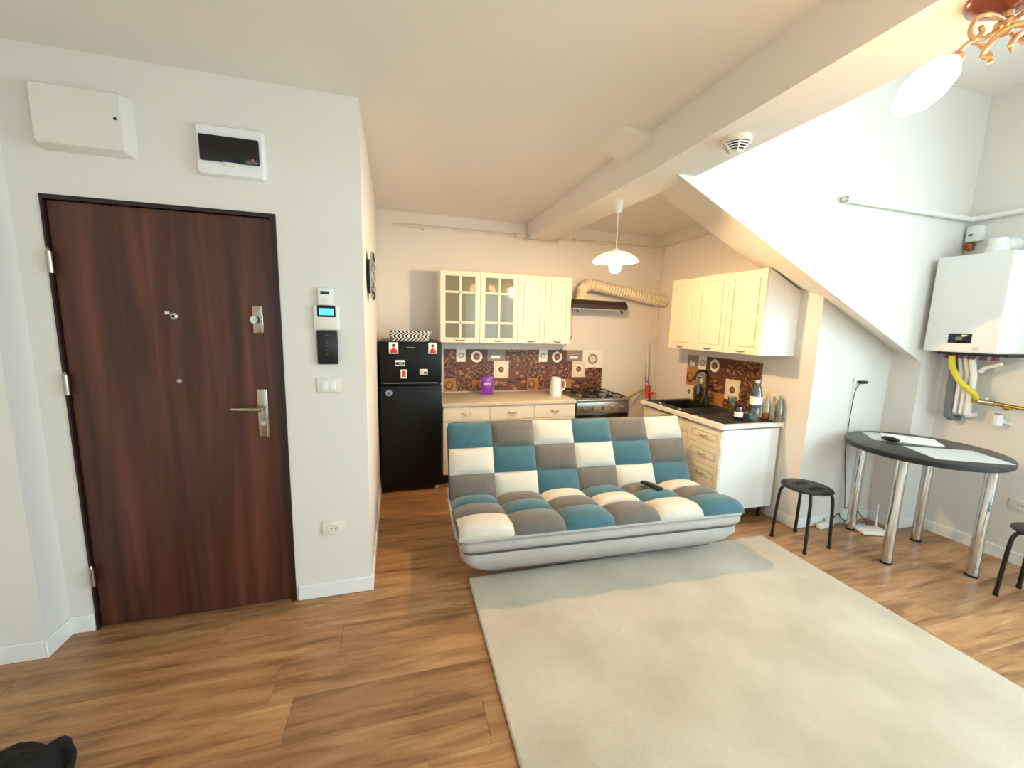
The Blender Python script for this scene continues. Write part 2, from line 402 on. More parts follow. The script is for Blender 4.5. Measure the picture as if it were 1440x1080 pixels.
# ------------------------------------------------------------------ entrance wall fittings
jb = thing('junction_box', 'plain white square junction box high above the entrance door', 'box', (-1.235, YD, 2.212))
B().loft([(0,-.165,.165,-.125,.125,.012), (.05,-.155,.150,-.115,.115,.012), (.058,-.150,.145,-.11,.11,.012)], 3).mk('cover', PAINT, jb, rot=(PI/2, 0, 0), loc=(0,0,.118))
B().cyl((.125,-.060,.13), (.125,-.052,.13), .006, 10).mk('screw', DGREY, jb)
fb = thing('fuse_box', 'white fuse box with smoked black flap and red indicator above the door', 'fuse box', (-.7075, YD, 2.17))
B().loft([(0,-.136,.136,-.108,.108,.012), (.022,-.134,.134,-.106,.106,.012), (.030,-.128,.128,-.1,.1,.012)], 3).mk('housing', WHITEP, fb, rot=(PI/2,0,0), loc=(0,0,.108))
B().box(-.118,.118,-.042,-.028,.058,.168,.006).mk('flap', DIVW, fb)
B().lathe([(0,.003),(.0035,.002),(.0035,0)], (.092,-.042,.078), (0,-1,0), 12).mk('indicator_light', LED, fb)
B().prism([(-.028,.058),(.028,.058),(.016,.044),(-.016,.044)], 'y', -.040, -.028).mk('finger_notch', WARMW, fb)

rm = thing('small_remote', 'small white remote in a wall holder above the thermostat', 'remote', (-.337, YD, 1.607))
B().box(-.035,.035,-.024,0,0,.086,.007).mk('body', WHITEP, rm)
B().box(-.021,.021,-.0255,-.022,.054,.070,.001).mk('display', DGREY, rm)
B().lathe([(0,.003),(.012,.003),(.014,0)], (0,-.024,.028), (0,-1,0), 20).mk('button', WARMW, rm)
th = thing('thermostat', 'white wall thermostat with a lit blue screen', 'thermostat', (-.334, YD, 1.484))
B().box(-.060,.060,-.022,0,0,.122,.005).mk('body', WHITEP, th)
B().box(-.043,.043,-.0245,-.02,.064,.122,.003).mk('bezel', BLACKG, th)
B().box(-.034,.034,-.0260,-.024,.074,.108,.001).mk('screen', LCD, th)
B().box(-.05,.05,-.026,-.02,.004,.058,.003).mk('flap', WARMW, th)
ic = thing('intercom_panel', 'slim black intercom panel with a column of touch marks under the thermostat', 'intercom', (-.336, YD, 1.308))
B().box(-.049,.049,-.022,0,0,.172,.006).mk('body', BLACK, ic)
for z, wd in ((.150,.011),(.112,.004),(.092,.004),(.072,.004),(.052,.005),(.018,.008)):
    B().box(-wd,wd,-.0228,-.0215,z-.0012,z+.0012).mk('touch_mark', GREYP, ic, 0)
sw = thing('light_switch', 'white double light switch below the black intercom', 'switch', (-.338, YD, 1.158))
B().box(-.057,.057,-.010,0,0,.076,.008).mk('plate', WARMW, sw)
for x in (-.017,.017): B().box(x-.016,x+.016,-.015,-.008,.016,.060,.003).mk('rocker', WHITEP, sw)
def socket(name, label, loc, rz, w=.114, h=.078):
    s = thing(name, label, 'outlet', loc, rz)
    B().box(-w/2,w/2,-.010,0,0,h,.007).mk('plate', WARMW, s)
    B().lathe([(.022,.002),(.026,.002),(.026,0),(.019,-.002),(.019,.001)], (0,-.011,h/2), (0,-1,0), 24).mk('socket_ring', WHITEP, s)
    B().lathe([(0,0),(.019,.0005)], (0,-.0105,h/2), (0,-1,0), 24).mk('socket_well', WARMW, s)
    for x in (-.009,.009): B().cyl((x,-.0125,h/2),(x,-.011,h/2),.003,10).mk('pin_hole', BLACK, s)
    return s
socket('power_outlet', 'white wall outlet low on the wall beside the entrance door', (-.344, YD, .364), 0)

# wall clock on the short passage wall
ck = thing('clock', 'round silver and black wall clock on the short passage wall', 'clock', (XS, 2.63, 1.80), PI/2)
B().lathe([(.098,.030),(.108,.037),(.138,.037),(.146,.028),(.138,.020),(.108,.020),(.098,.030)], (0,0,0), (0,-1,0), 40).mk('rim', CHROME, ck)
B().lathe([(0,.024),(.10,.024),(.10,0),(0,0)], (0,0,0), (0,-1,0), 32).mk('face', DGREY, ck)
for i in range(12):
    a = 2*PI*i/12; n_ = B().box(-.010,.010,-.041,-.0365,-.013,.013,.001)
    n_.mk('numeral', BLACK, ck, 0, loc=(.123*math.sin(a), 0, .123*math.cos(a)), rot=(0, a, 0))
B().box(-.004,.004,-.034,-.030,-.01,.085).mk('hand', WHITEP, ck, 0, rot=(0,.7,0)); B().box(-.003,.003,-.037,-.034,-.01,.11).mk('hand', WHITEP, ck, 0, rot=(0,2.6,0))

# ------------------------------------------------------------------ fridge
fx0, fx1, fy0, fy1 = -.135, .392, 3.62, 4.26
fg = thing('fridge', 'tall black two door fridge freezer beside the passage wall', 'fridge', ((fx0+fx1)/2, fy0, 0))
hw = (fx1-fx0)/2
B().box(-hw,hw,.055,fy1-fy0,.03,1.368,.006).mk('body', FRIDGE, fg)
B().box(-hw,hw,0,.052,.045,.985,.012,3).mk('fridge_door', FRIDGE, fg)
fz = B().box(-hw,hw,0,.052,1.003,1.366,.012,3).mk('freezer_door', FRIDGE, fg)
B().box(-hw+.03,hw-.03,-.003,.01,1.004,1.012,.002).mk('grip_strip', GREYP, fz)
B().box(-.035,.035,-.0012,.001,1.316,1.320).mk('nameplate', STEEL, fz, 0)
for x in (-hw+.04, hw-.04): B().cyl((x,.06,0),(x,.06,.032),.016,14).mk('foot', WHITEP if x > 0 else BLACK, fg)
SKIN = mat('print_skin', '#C98F70', .6); HAIRP = mat('print_dark', '#2B1D18', .6); PINK = mat('print_pink', '#E9B7A4', .6); BLUEG = mat('print_bluegrey', '#8C93AE', .5); ORNG = mat('print_orange', '#C8653F', .6)
def magnet(name, label, x0, x1, z0, z1, kind):
    w, h = x1-x0, z1-z0; t_ = thing(name, label, 'magnet', ((x0+x1)/2, fy0-.0005, z0), 0, 'magnets on the fridge')
    B().box(-w/2,w/2,-.003,0,0,h,.0008,1).mk('card', PAPER, t_)
    p = B()
    if kind == 'portrait':
        p.prism([(-w*.38,h*.06),(w*.38,h*.06),(w*.40,h*.28),(w*.15,h*.46),(-w*.15,h*.46),(-w*.40,h*.28)], 'y', -.0036, -.0028, 0)
        p.lathe([(0,.0006),(w*.17,.0006),(w*.17,0)], (0,-.003,h*.6), (0,-1,0), 14, 1)
        p.prism([(-w*.18,h*.64),(w*.18,h*.64),(w*.14,h*.84),(-w*.14,h*.84)], 'y', -.004, -.003, 2); mm = [RED, SKIN, HAIRP]
    elif kind == 'landscape':
        p.box(-w*.45,w*.45,-.0036,-.0028,h*.2,h*.65,mi=0); p.box(-w*.1,w*.3,-.004,-.0028,h*.1,h*.45,mi=1); mm = [HAIRP, BLUEG]
    elif kind == 'orange':
        p.box(-w*.32,w*.32,-.0036,-.0028,h*.15,h*.85,mi=0); p.lathe([(0,.0012),(w*.2,.0012),(w*.2,0)], (0,-.003,h*.55), (0,-1,0), 14, 1); mm = [ORNG, RED]
    else:
        p.box(-w*.46,-w*.05,-.0036,-.0028,h*.1,h*.9,mi=0); p.box(0,w*.44,-.0036,-.0028,h*.12,h*.5,mi=1); mm = [PINK, HAIRP]
    p.mk('print', mm, t_, 0)
magnet('fridge_magnet', 'portrait card of a figure in red on the freezer door beside the passage wall', -.055, .021, 1.265, 1.362, 'portrait')
magnet('fridge_magnet', 'portrait card of a figure in red on the freezer door next to the cabinets', .277, .352, 1.266, 1.362, 'portrait')
magnet('fridge_magnet', 'black and white landscape magnet on the freezer door', -.006, .076, 1.158, 1.210, 'landscape')
magnet('fridge_magnet', 'upright orange picture magnet low on the freezer door', .039, .092, 1.050, 1.128, 'orange')
magnet('fridge_magnet', 'wide pink and black magnet low on the freezer door', .200, .270, 1.083, 1.130, 'wide')
rmg = thing('round_magnet', 'round blue grey badge magnet on the lower fridge door', 'magnet', (-.062, fy0-.0005, .922))
B().lathe([(0,.006),(.022,.006),(.028,.003),(.028,0)], (0,0,0), (0,-1,0), 24).mk('disc', BLUEG, rmg)
B().lathe([(0,.0066),(.013,.0066),(.013,.004)], (0,0,0), (0,-1,0), 18).mk('badge_print', mat('print_navy','#4A4F74',.5), rmg)
bk = thing('woven_basket', 'black and white patterned basket on top of the fridge', 'basket', (.125, 3.78, 1.368))
B().loft([(0,-.155,.155,-.09,.09,.02), (.085,-.188,.188,-.115,.115,.025), (.092,-.190,.190,-.117,.117,.025), (.088,-.180,.180,-.107,.107,.02), (.01,-.148,.148,-.083,.083,.02)]).mk('basket_body', WEAVE, bk)

# ------------------------------------------------------------------ kitchen cabinets
def arc_handle(parent, x, z, y, L=.085, vert=False):
    pts = []
    for i in range(9):
        t_ = i/8*2-1; pts.append((x+t_*L/2, y-.020*(1-t_*t_)-.001, z-.008*(1-t_*t_)))
    B().tube(pts, .0048, 8).mk('handle', NICKEL, parent)
def front(parent, name, x0, x1, z0, z1, style='panel', handle='bottom', g=.0015):
    x0 += g; x1 -= g; z0 += g; z1 -= g; b = B(); fwid = min(.052, (x1-x0)*.24, (z1-z0)*.30)
    if style == 'plain': b.box(x0,x1,-.018,0,z0,z1,.0015,1)
    elif style == 'panel':
        b.box(x0,x1,-.010,0,z0,z1)
        for q in ((x0,x0+fwid,z0,z1),(x1-fwid,x1,z0,z1)): b.box(q[0],q[1],-.020,-.009,q[2],q[3],.002,1)
        for q in ((z0,z0+fwid),(z1-fwid,z1)): b.box(x0+fwid-.002,x1-fwid+.002,-.020,-.009,q[0],q[1],.002,1)
        b.box(x0+fwid+.008,x1-fwid-.008,-.019,-.009,z0+fwid+.008,z1-fwid-.008,.003,1)
    else:
        f2 = .05; zm = [z0+f2, z0+f2+(z1-z0-2*f2)*.255, z0+f2+(z1-z0-2*f2)*.745, z1-f2]; xm = (x0+x1)/2; mu = .011
        for q in ((x0,x0+f2,z0,z1),(x1-f2,x1,z0,z1),(x0+f2-.001,x1-f2+.001,z0,z0+f2),(x0+f2-.001,x1-f2+.001,z1-f2,z1),(xm-mu,xm+mu,z0+f2,z1-f2)): b.box(q[0],q[1],-.020,0,q[2],q[3],.003,1)
        for z in zm[1:3]: b.box(x0+f2-.001,x1-f2+.001,-.020,0,z-mu,z+mu,.003,1)
    o = b.mk(name, CREAM, parent)
    if style == 'glass':
        for xa, xb in ((x0+f2,xm-mu),(xm+mu,x1-f2)):
            for i in range(3):
                za = zm[i]+(mu if i else 0); zb = zm[i+1]-(mu if i < 2 else 0)
                B().box(xa-.003,xb+.003,-.011,-.008,za-.003,zb+.003).mk('pane', PANE, o, 0)
    if handle: arc_handle(o, (x0+x1)/2, z0+.028 if handle == 'bottom' else (z1-.032 if handle == 'top' else (z0+z1)/2+.006), -.020)
    return o
def hollow(parent, w, h, d, shelves):
    b = B(); t = .016
    b.box(0,t,0,d,0,h); b.box(w-t,w,0,d,0,h); b.box(t,w-t,0,d,0,t); b.box(t,w-t,0,d,h-t,h); b.box(t,w-t,d-.006,d,t,h-t); b.mk('carcass', [CARC], parent, 0)
    for z in shelves: B().box(t,w-t,.03,d-.006,z,z+t).mk('shelf', INNER, parent, 0)
CW0, CW1, CW2 = .415, 1.195, 1.775
UZ, UH, UD = 1.348, .690, .31
ca = thing('upper_cabinet', 'cream wall cabinet with two glazed lattice doors above the counter', 'cabinet', (CW0, YB-UD, UZ))
hollow(ca, CW1-CW0, UH, UD, [UH*.5])
front(ca, 'door', 0, (CW1-CW0)/2, 0, UH, 'glass'); front(ca, 'door', (CW1-CW0)/2, CW1-CW0, 0, UH, 'glass')
cb = thing('upper_cabinet', 'cream wall cabinet with two narrow panelled doors between glazed cabinet and hood', 'cabinet', (CW1, YB-UD, UZ))
B().box(0.001,CW2-CW1,0,UD,0,UH-.006).mk('carcass', CARC, cb, 0)
front(cb, 'door', 0, (CW2-CW1)/2, 0, UH-.004); front(cb, 'door', (CW2-CW1)/2, CW2-CW1, 0, UH-.004)
# dishes behind the glass
def bowl(x, z, r, label):
    t_ = B().lathe([(r*.45,0),(r*.5,.006),(r*.9,r*.5),(r,r*.8),(r*.94,r*.8),(r*.45,.012),(0,.010)], (0,0,0)).mk('bowl', WHITEP, loc=(x, YB-.17, z)); tag(t_, label, 'bowl', 'dishes in the glazed cabinet')
sz = UZ+UH*.5+.016
bowl(CW0+.14, sz, .066, 'larger white bowl on the shelf of the glazed cabinet'); bowl(CW0+.30, sz, .048, 'smaller white bowl on the shelf of the glazed cabinet')
for x, h, lb_ in ((CW0+.47,.13,'shorter pale canister on the shelf of the glazed cabinet'),(CW0+.62,.18,'taller pale canister on the shelf of the glazed cabinet')):
    t_ = B().lathe([(0,0),(.05,0),(.055,h*.5),(.05,h),(.046,h),(.044,.01),(0,.01)]).mk('canister', mat('canister_tan','#D8C9B6',.4), loc=(x, YB-.17, sz)); tag(t_, lb_, 'canister', 'canisters in the glazed cabinet')

# right wall cabinets: local x runs from the corner towards the camera
UR = -PI/2
yA, yBn, yC = 3.52, 2.80, 2.44
c1 = thing('upper_cabinet', 'cream wall cabinet with two panelled doors above the sink, nearer the corner pipe', 'cabinet', (X1-.32, yA, UZ), UR)
B().box(0,yA-yBn-.001,0,.32,0,.66).mk('carcass', CARC, c1, 0)
front(c1, 'door', 0, (yA-yBn)/2, 0, .66); front(c1, 'door', (yA-yBn)/2, yA-yBn, 0, .66)
c2 = thing('upper_cabinet', 'cream single door wall cabinet with a bare white end panel under the sloping beam', 'cabinet', (X1-.32, yBn, UZ), UR)
cc = B()
# the end panel follows the sloping soffit: the top is cut back near the wall
cc.prism([(0,0),(.32,0),(.32,.500),(0,.650)], 'x', 0, yBn-yC); cc.mk('carcass', CARC, c2, 0)
front(c2, 'door', 0, yBn-yC, 0, .655)

# base units along the back wall
WZ = .800
def legs(parent, pts, h=.10):
    for p in pts: B().cyl((p[0],p[1],0),(p[0],p[1],h),.016,12).mk('foot', BLACK, parent)
bx = [.412, .86, 1.31, 1.752]; bl = ['cream base cabinet with drawer and panelled door next to the fridge', 'cream base cabinet in the middle of the back counter', 'cream base cabinet beside the stove']
for i in range(3):
    w_ = bx[i+1]-bx[i]; u = thing('base_cabinet', bl[i], 'cabinet', (bx[i], 3.72, 0))
    B().box(.001,w_-.001,0,.55,.10,WZ-.036).mk('carcass', CARC, u, 0)
    front(u, 'drawer', 0, w_, WZ-.175, WZ-.038, 'plain', 'middle'); front(u, 'door', 0, w_, .105, WZ-.178, 'panel', None)
    B().box(.001,w_-.001,.05,.066,0,.10).mk('plinth', BLACK, u, 0)
wtp = mat('beige_worktop', '#D9CBB2', .45, vary=.12, vscale=20)
tag(B().box(.405,1.755,3.685,YB-.002,WZ-.035,WZ,.004).mk('worktop', [wtp]), 'beige worktop on the back wall base cabinets', 'worktop')

# right base units: sink unit and drawer unit
sk = thing('base_cabinet', 'cream sink base cabinet under the black sink', 'cabinet', (X1-.57, 3.50, 0), UR)
cs = B(); cs.box(0,.016,0,.55,.10,WZ-.036); cs.box(.643,.659,0,.55,.10,WZ-.036); cs.box(.016,.643,0,.55,.10,.116); cs.box(.016,.643,.544,.55,.116,WZ-.036); cs.mk('carcass', CARC, sk, 0)
front(sk, 'fascia', 0, .66, WZ-.15, WZ-.038, 'plain', 'middle'); front(sk, 'door', 0, .33, .105, WZ-.153, 'panel', 'top'); front(sk, 'door', .33, .66, .105, WZ-.153, 'panel', 'top')
legs(sk, [(.06,.06),(.06,.48)])
du = thing('base_cabinet', 'cream four drawer base cabinet with a bare white end panel', 'cabinet', (X1-.57, 2.839, 0), UR)
B().box(0,.375,0,.55,.10,WZ-.036).mk('carcass', CARC, du, 0)
zl = [.105, .285, .445, .605, WZ-.040]
for i in range(4): front(du, 'drawer', 0, .375, zl[i], zl[i+1], 'panel', 'middle')
legs(du, [(.05,.05),(.335,.05),(.335,.48),(.05,.48)])
# worktop with sink cut-out
wt = B(); wx0, wx1, wy0, wy1 = X1-.615, X1-.002, 2.445, 3.52
sx0, sx1, sy0, sy1 = X1-.50, X1-.13, 3.05, 3.42
wt.box(wx0,wx1,wy0,sy0,WZ-.020,WZ+.012); wt.box(wx0,wx1,sy1,wy1,WZ-.020,WZ+.012); wt.box(wx0,sx0,sy0,sy1,WZ-.020,WZ+.012); wt.box(sx1,wx1,sy0,sy1,WZ-.020,WZ+.012)
tag(wt.mk('worktop', mat('white_worktop', '#EDE6D8', .45), smooth=0), 'white edged worktop carrying the black sink', 'worktop')
si = thing('kitchen_sink', 'black granite sink with bowl and drainer set in the side worktop', 'sink', (X1-.33, 3.1, WZ+.012))
zt = .006; b_ = B(); ox, oy = X1-.33, 3.1
def sbx(a, b2, c_, d_, e_, f_, **k): b_.box(a-ox, b2-ox, c_-oy, d_-oy, e_, f_, **k)
sbx(X1-.575,X1-.04,2.80,sy0,0,zt,bev=.003); sbx(X1-.575,sx0,sy0,sy1,0,zt); sbx(sx1,X1-.04,sy0,sy1,0,zt); sbx(X1-.575,X1-.04,sy1,3.505,0,zt,bev=.003)
b_.mk('rim', SINK, si)
b_ = B(); sbx(sx0,sx1,sy0,sy1,-.17,-.165); sbx(sx0,sx0+.006,sy0,sy1,-.17,zt); sbx(sx1-.006,sx1,sy0,sy1,-.17,zt); sbx(sx0,sx1,sy0,sy0+.006,-.17,zt); sbx(sx0,sx1,sy1-.006,sy1,-.17,zt); b_.mk('bowl', SINK, si, 0)
b_ = B()
for i in range(6): sbx(X1-.48+i*.07,X1-.47+i*.07,2.84,3.02,zt,zt+.004,bev=.0015)
b_.mk('drainer_ribs', SINK, si)
for y_ in (3.30, 3.02): B().lathe([(0,.010),(.010,.009),(.013,.004),(.013,0)], (X1-.545-ox, y_-oy, zt), (0,0,1), 14).mk('overflow_button', CHROME, si)
fc = thing('kitchen_tap', 'tall matt black kitchen tap behind the sink', 'tap', (X1-.10, 3.20, WZ+.018))
B().lathe([(0,0),(.026,0),(.026,.03),(.020,.05),(.018,.10),(0,.10)]).mk('tap_body', BLACK, fc)
B().tube(smoothpath([(0,0,.09),(0,0,.24),(-.02,0,.31),(-.08,0,.33),(-.14,0,.30),(-.155,0,.24)]), .012, 12).mk('spout', BLACK, fc)
B().cyl((0,-.015,.06),(.0,-.075,.085),.007,10).mk('lever', BLACK, fc)
tag(B().box(X1-.56,X1-.05,2.48,2.785,WZ+.012,WZ+.016,.0015,1).mk('counter_mat', mat('dark_mat','#26221F',.6)), 'dark mat on the worktop end under the bottles', 'mat')

# ------------------------------------------------------------------ splashbacks (printed coffee collage)
CB = [mat('print_brown', '#5A3524', .45), mat('print_cream', '#E6D6BC', .45), mat('print_bean', '#2C1710', .45), mat('print_tan', '#A9744A', .45), mat('print_caramel', '#B07A42', .45), mat('print_white', '#F2ECE0', .45), mat('print_red', '#6A3A24', .45), mat('print_grey', '#8B8178', .45)]
def collage(name, label, loc, rz, W, H, seed):
    R = random.Random(seed); t_ = thing(name, label, 'splashback', loc, rz)
    B().box(0,W,-.006,0,0,H).mk('panel', CB[0], t_, 0)
    p = B(); e = [.0001]
    def rect(x0,x1,z0,z1,mi): e[0] += .00001; p.box(max(x0,0),min(x1,W),-.0062-e[0],-.006,max(z0,0),min(z1,H),mi=mi)
    def disc(x,z,rx,mi,n=20): e[0] += .00001; rx = min(rx, x, W-x, z, H-z); p.lathe([(0,.0002+e[0]),(rx,.0002+e[0]),(rx,0)], (x,-.006,z), (0,-1,0), n, mi)
    def bean(x,z,a,r):
        e[0] += .000004; y_ = -.0063-e[0]
        if not (r < x < W-r and r < z < H-r): return
        vs = [p.bm.verts.new((x+r*math.cos(k)*math.cos(a)-.6*r*math.sin(k)*math.sin(a), y_, z+r*math.cos(k)*math.sin(a)+.6*r*math.sin(k)*math.cos(a))) for k in [i*PI/4 for i in range(8)]]
        f = p.bm.faces.new(vs); f.material_index = R.choice((2,2,2,6,0))
    def cup(x,z,r): disc(x,z,r,5); disc(x,z,r*.72,1); disc(x,z,r*.55,0); disc(x+r*.05,z,r*.30,3,12)
    def tile(x,z,w,h,k):
        if k == 0: rect(x,x+w,z,z+h,0); cup(x+w*.5,z+h*.52,min(w,h)*.38)
        elif k == 1: rect(x,x+w,z,z+h,1); cup(x+w*.5,z+h*.5,min(w,h)*.34)
        elif k == 2:
            rect(x,x+w,z,z+h,3)
            for _ in range(int(9000*w*h)): bean(x+R.random()*w, z+R.random()*h, R.random()*6, .007+.004*R.random())
        elif k == 3:
            rect(x,x+w,z,z+h,6)
            for _ in range(12):
                a_, c_ = x+R.random()*w*.8, z+R.random()*h*.8; rect(a_, a_+w*.2, c_, c_+h*.12, R.choice((4,3,2,0)))
        elif k == 4: rect(x,x+w,z,z+h,5); disc(x+w*.5,z+h*.5,min(w,h)*.3,7); disc(x+w*.5,z+h*.5,min(w,h)*.2,1)
        elif k == 5: rect(x,x+w,z,z+h,4); disc(x+w*.4,z+h*.45,min(w,h)*.36,6); disc(x+w*.4,z+h*.5,min(w,h)*.24,4)
        else: rect(x,x+w,z,z+h,7); rect(x+w*.2,x+w*.7,z+h*.2,z+h*.6,5); rect(x+w*.2,x+w*.7,z+h*.5,z+h*.58,2)
    return t_, p, tile
RW, RH = .915, .455
sr, p_, tile = collage('splashback', 'printed coffee collage splashback behind the black sink', (X1-.0005, 3.615, .815), UR, RW, RH, 3)
for q in ((0,.32,.16,.135,6),(.16,.32,.11,.135,4),(.27,.29,.22,.165,0),(.49,.33,.10,.125,3),(.59,.25,.325,.205,2),(0,.14,.15,.18,5),(.15,.14,.13,.18,6),(.28,.12,.26,.17,3),(.54,.08,.17,.19,1),(.71,0,.205,.25,2),(0,0,.13,.14,1),(.13,0,.15,.14,2),(.28,0,.26,.12,5),(.54,0,.17,.08,3)): tile(*q)
p_.mk('picture_print', CB, sr, 0)
LW, LH = 1.86, .455
sl, p_, tile = collage('splashback', 'printed coffee collage splashback behind the stove and back counter', (.49, YB-.0005, .812), 0, LW, LH, 5)
for k, x0 in enumerate((0, .93)):
    for q in ((0,.32,.13,.135,3),(.13,.32,.10,.135,4),(.23,.29,.24,.165,0),(.47,.33,.20,.125,6),(.67,.25,.26,.205,4 if k else 2),(0,.14,.14,.18,2),(.14,.14,.16,.15,3),(.30,.12,.24,.17,2),(.54,.14,.17,.19,1),(.71,0,.22,.25,2 if k else 3),(0,0,.13,.14,5),(.13,0,.17,.14,2),(.30,0,.24,.12,5),(.54,0,.17,.14,3)): tile(q[0]+x0, *q[1:])
p_.mk('picture_print', CB, sl, 0)

# ------------------------------------------------------------------ stove
sx, sw_, sy_ = 1.765, .60, 3.69
st = thing('gas_stove', 'stainless steel gas stove with black grates under the hood', 'stove', (sx, sy_, 0))
B().box(0,sw_,.02,.58,.05,.775).mk('body', STEEL, st, 0)
B().box(0,sw_,0,.02,.655,.765,.003).mk('control_panel', STEEL, st)
od = B().box(.005,sw_-.005,-.005,.02,.13,.645,.006).mk('oven_door', BLACKG, st)
B().tube([(.07,-.005,.60),(.07,-.04,.60),(.53,-.04,.60),(.53,-.005,.60)], .008, 10).mk('oven_handle', STEEL, od)
B().box(.005,sw_-.005,.03,.05,0,.12).mk('kick_panel', BLACK, st, 0)
for i in range(5):
    k_ = B().lathe([(0,.026),(.014,.026),(.017,.02),(.019,.004),(.022,0)], (.08+i*.11, 0, .71), (0,-1,0), 18).mk('knob', STEEL, st)
B().box(-.004,sw_+.004,-.012,.585,.775,.800,.005).mk('hob_top', STEEL, st)
for xg in (.16, .44):
    g_ = B()
    for yg in (.14, .42):
        for a in range(4):
            c_, s_ = math.cos(a*PI/2+PI/4), math.sin(a*PI/2+PI/4)
            g_.tube([(xg+.03*c_, yg+.03*s_, .835),(xg+.10*c_, yg+.10*s_, .838),(xg+.125*c_, yg+.125*s_, .830),(xg+.13*c_, yg+.13*s_, .800)], .006, 6)
    g_.tube([(xg-.12,.02,.818),(xg+.12,.02,.818),(xg+.12,.54,.818),(xg-.12,.54,.818),(xg-.12,.02,.818)], .005, 6); g_.mk('grate', BLACK, st)
    for yg in (.14, .42): B().lathe([(0,.018),(.03,.018),(.036,.010),(.036,0)], (xg,yg,.800), (0,0,1), 18).mk('burner', BLACK, st)
# gas hose
tag(B().tube(smoothpath([(2.38,4.2,.55),(2.5,4.15,.70),(2.62,4.1,.735),(2.8,4.2,.77),(2.97,4.27,.80)]), .009, 8).mk('gas_hose', mat('ochre_hose', '#B89A3C', .5)), 'ochre gas hose between the stove and the corner', 'hose')

# hood and duct
hd = thing('range_hood', 'slim dark brown range hood above the stove', 'range hood', (1.782, 3.955, 1.715))
hw_ = .655
B().prism([(0,.012),(0,.055),(.055,.105),(.343,.105),(.343,.012)], 'x', 0, hw_).mk('hood_shell', HOOD, hd, 0)
B().box(.01,hw_-.01,.01,.34,.004,.012).mk('filter_grille', STEEL, hd, 0)
for x in (.08, hw_-.045): B().prism([(x-.022,.012),(x-.008,.012),(x+.010,-.030),(x-.004,-.030)], 'y', .03, .045).mk('visor_bracket', BLACK, hd, 0)
B().box(.36,.42,.048,.052,.055,.062).mk('nameplate', STEEL, hd, 0, rot=(0,0,0))
pq = smoothpath([(1.935,4.075,1.824),(1.935,4.075,1.87),(1.955,4.075,1.945),(2.03,4.075,1.985),(2.12,4.075,1.975),(2.45,4.075,1.925),(2.75,4.075,1.88),(2.994,4.075,1.845)], 22)
cum = [0]
for a_, b2_ in zip(pq, pq[1:]): cum.append(cum[-1]+(b2_-a_).length)
NP = 330; pp = []; k = 0
for i in range(NP+1):
    d_ = cum[-1]*i/NP
    while k < len(cum)-2 and cum[k+1] < d_: k += 1
    pp.append(pq[k].lerp(pq[k+1], (d_-cum[k])/max(cum[k+1]-cum[k], 1e-9)))
rr = [.060+.006*math.sin(cum[-1]*i/NP/.034*2*PI) for i in range(NP+1)]
tag(B().tube(pp, rr, 20).mk('exhaust_duct', DUCT, smooth=.9), 'ribbed beige flexible exhaust duct from the hood to the corner', 'duct')
tag(B().tube(smoothpath([(1.800,3.985,1.712),(1.788,3.97,1.62),(1.792,3.97,1.42),(1.80,4.22,1.30),(1.79,4.285,1.22)]), .004, 6).mk('hood_cable', BLACK), 'thin black power cable hanging from the hood', 'cable')

# things on the back counter
kt = thing('water_jug', 'white jug standing on the back counter beside the stove', 'jug', (1.63, 3.95, WZ))
B().lathe([(0,0),(.062,0),(.066,.02),(.058,.14),(.050,.20),(.046,.20),(.054,.13),(.058,.02),(0,.015)]).mk('jug_body', WHITEP, kt)
B().tube(smoothpath([(.055,0,.17),(.10,0,.16),(.105,0,.09),(.062,0,.05)]), .008, 8).mk('handle', WHITEP, kt)
bag = thing('snack_bag', 'upright purple snack bag with white lettering on the back counter', 'bag', (.92, 4.12, WZ))
bb = B(); nx, nz = 8, 10; grid = []
for side in (-1, 1):
    g = [[bb.bm.verts.new(((i/nx-.5)*.13, side*.028*math.sin(PI*min(max(i/nx,.0),1))*math.sin(PI*j/nz)**.6, j/nz*.19)) for i in range(nx+1)] for j in range(nz+1)]
    for j in range(nz):
        for i in range(nx): bb.bm.faces.new((g[j][i], g[j][i+1], g[j+1][i+1], g[j+1][i]))
bmesh.ops.remove_doubles(bb.bm, verts=bb.bm.verts[:], dist=1e-5)
bb.mk('pouch', mat('purple_foil', '#5B3AA8', .3, col2='#A63BB8', vscale=6), bag)
tx = bpy.data.curves.new('lettering', 'FONT'); tx.body = 'ANI'; tx.size = .05; tx.align_x = 'CENTER'; tx.extrude = .0008
to = bpy.data.objects.new('lettering', tx); C.objects.link(to)
bpy.context.view_layer.update()
dg = bpy.context.evaluated_depsgraph_get(); tme = bpy.data.meshes.new_from_object(to.evaluated_get(dg)); bpy.data.objects.remove(to)
tme.materials.clear(); tme.materials.append(PAPER); share('lettering', tme, bag, (0, -.0295, .10), (PI/2, 0, 0))

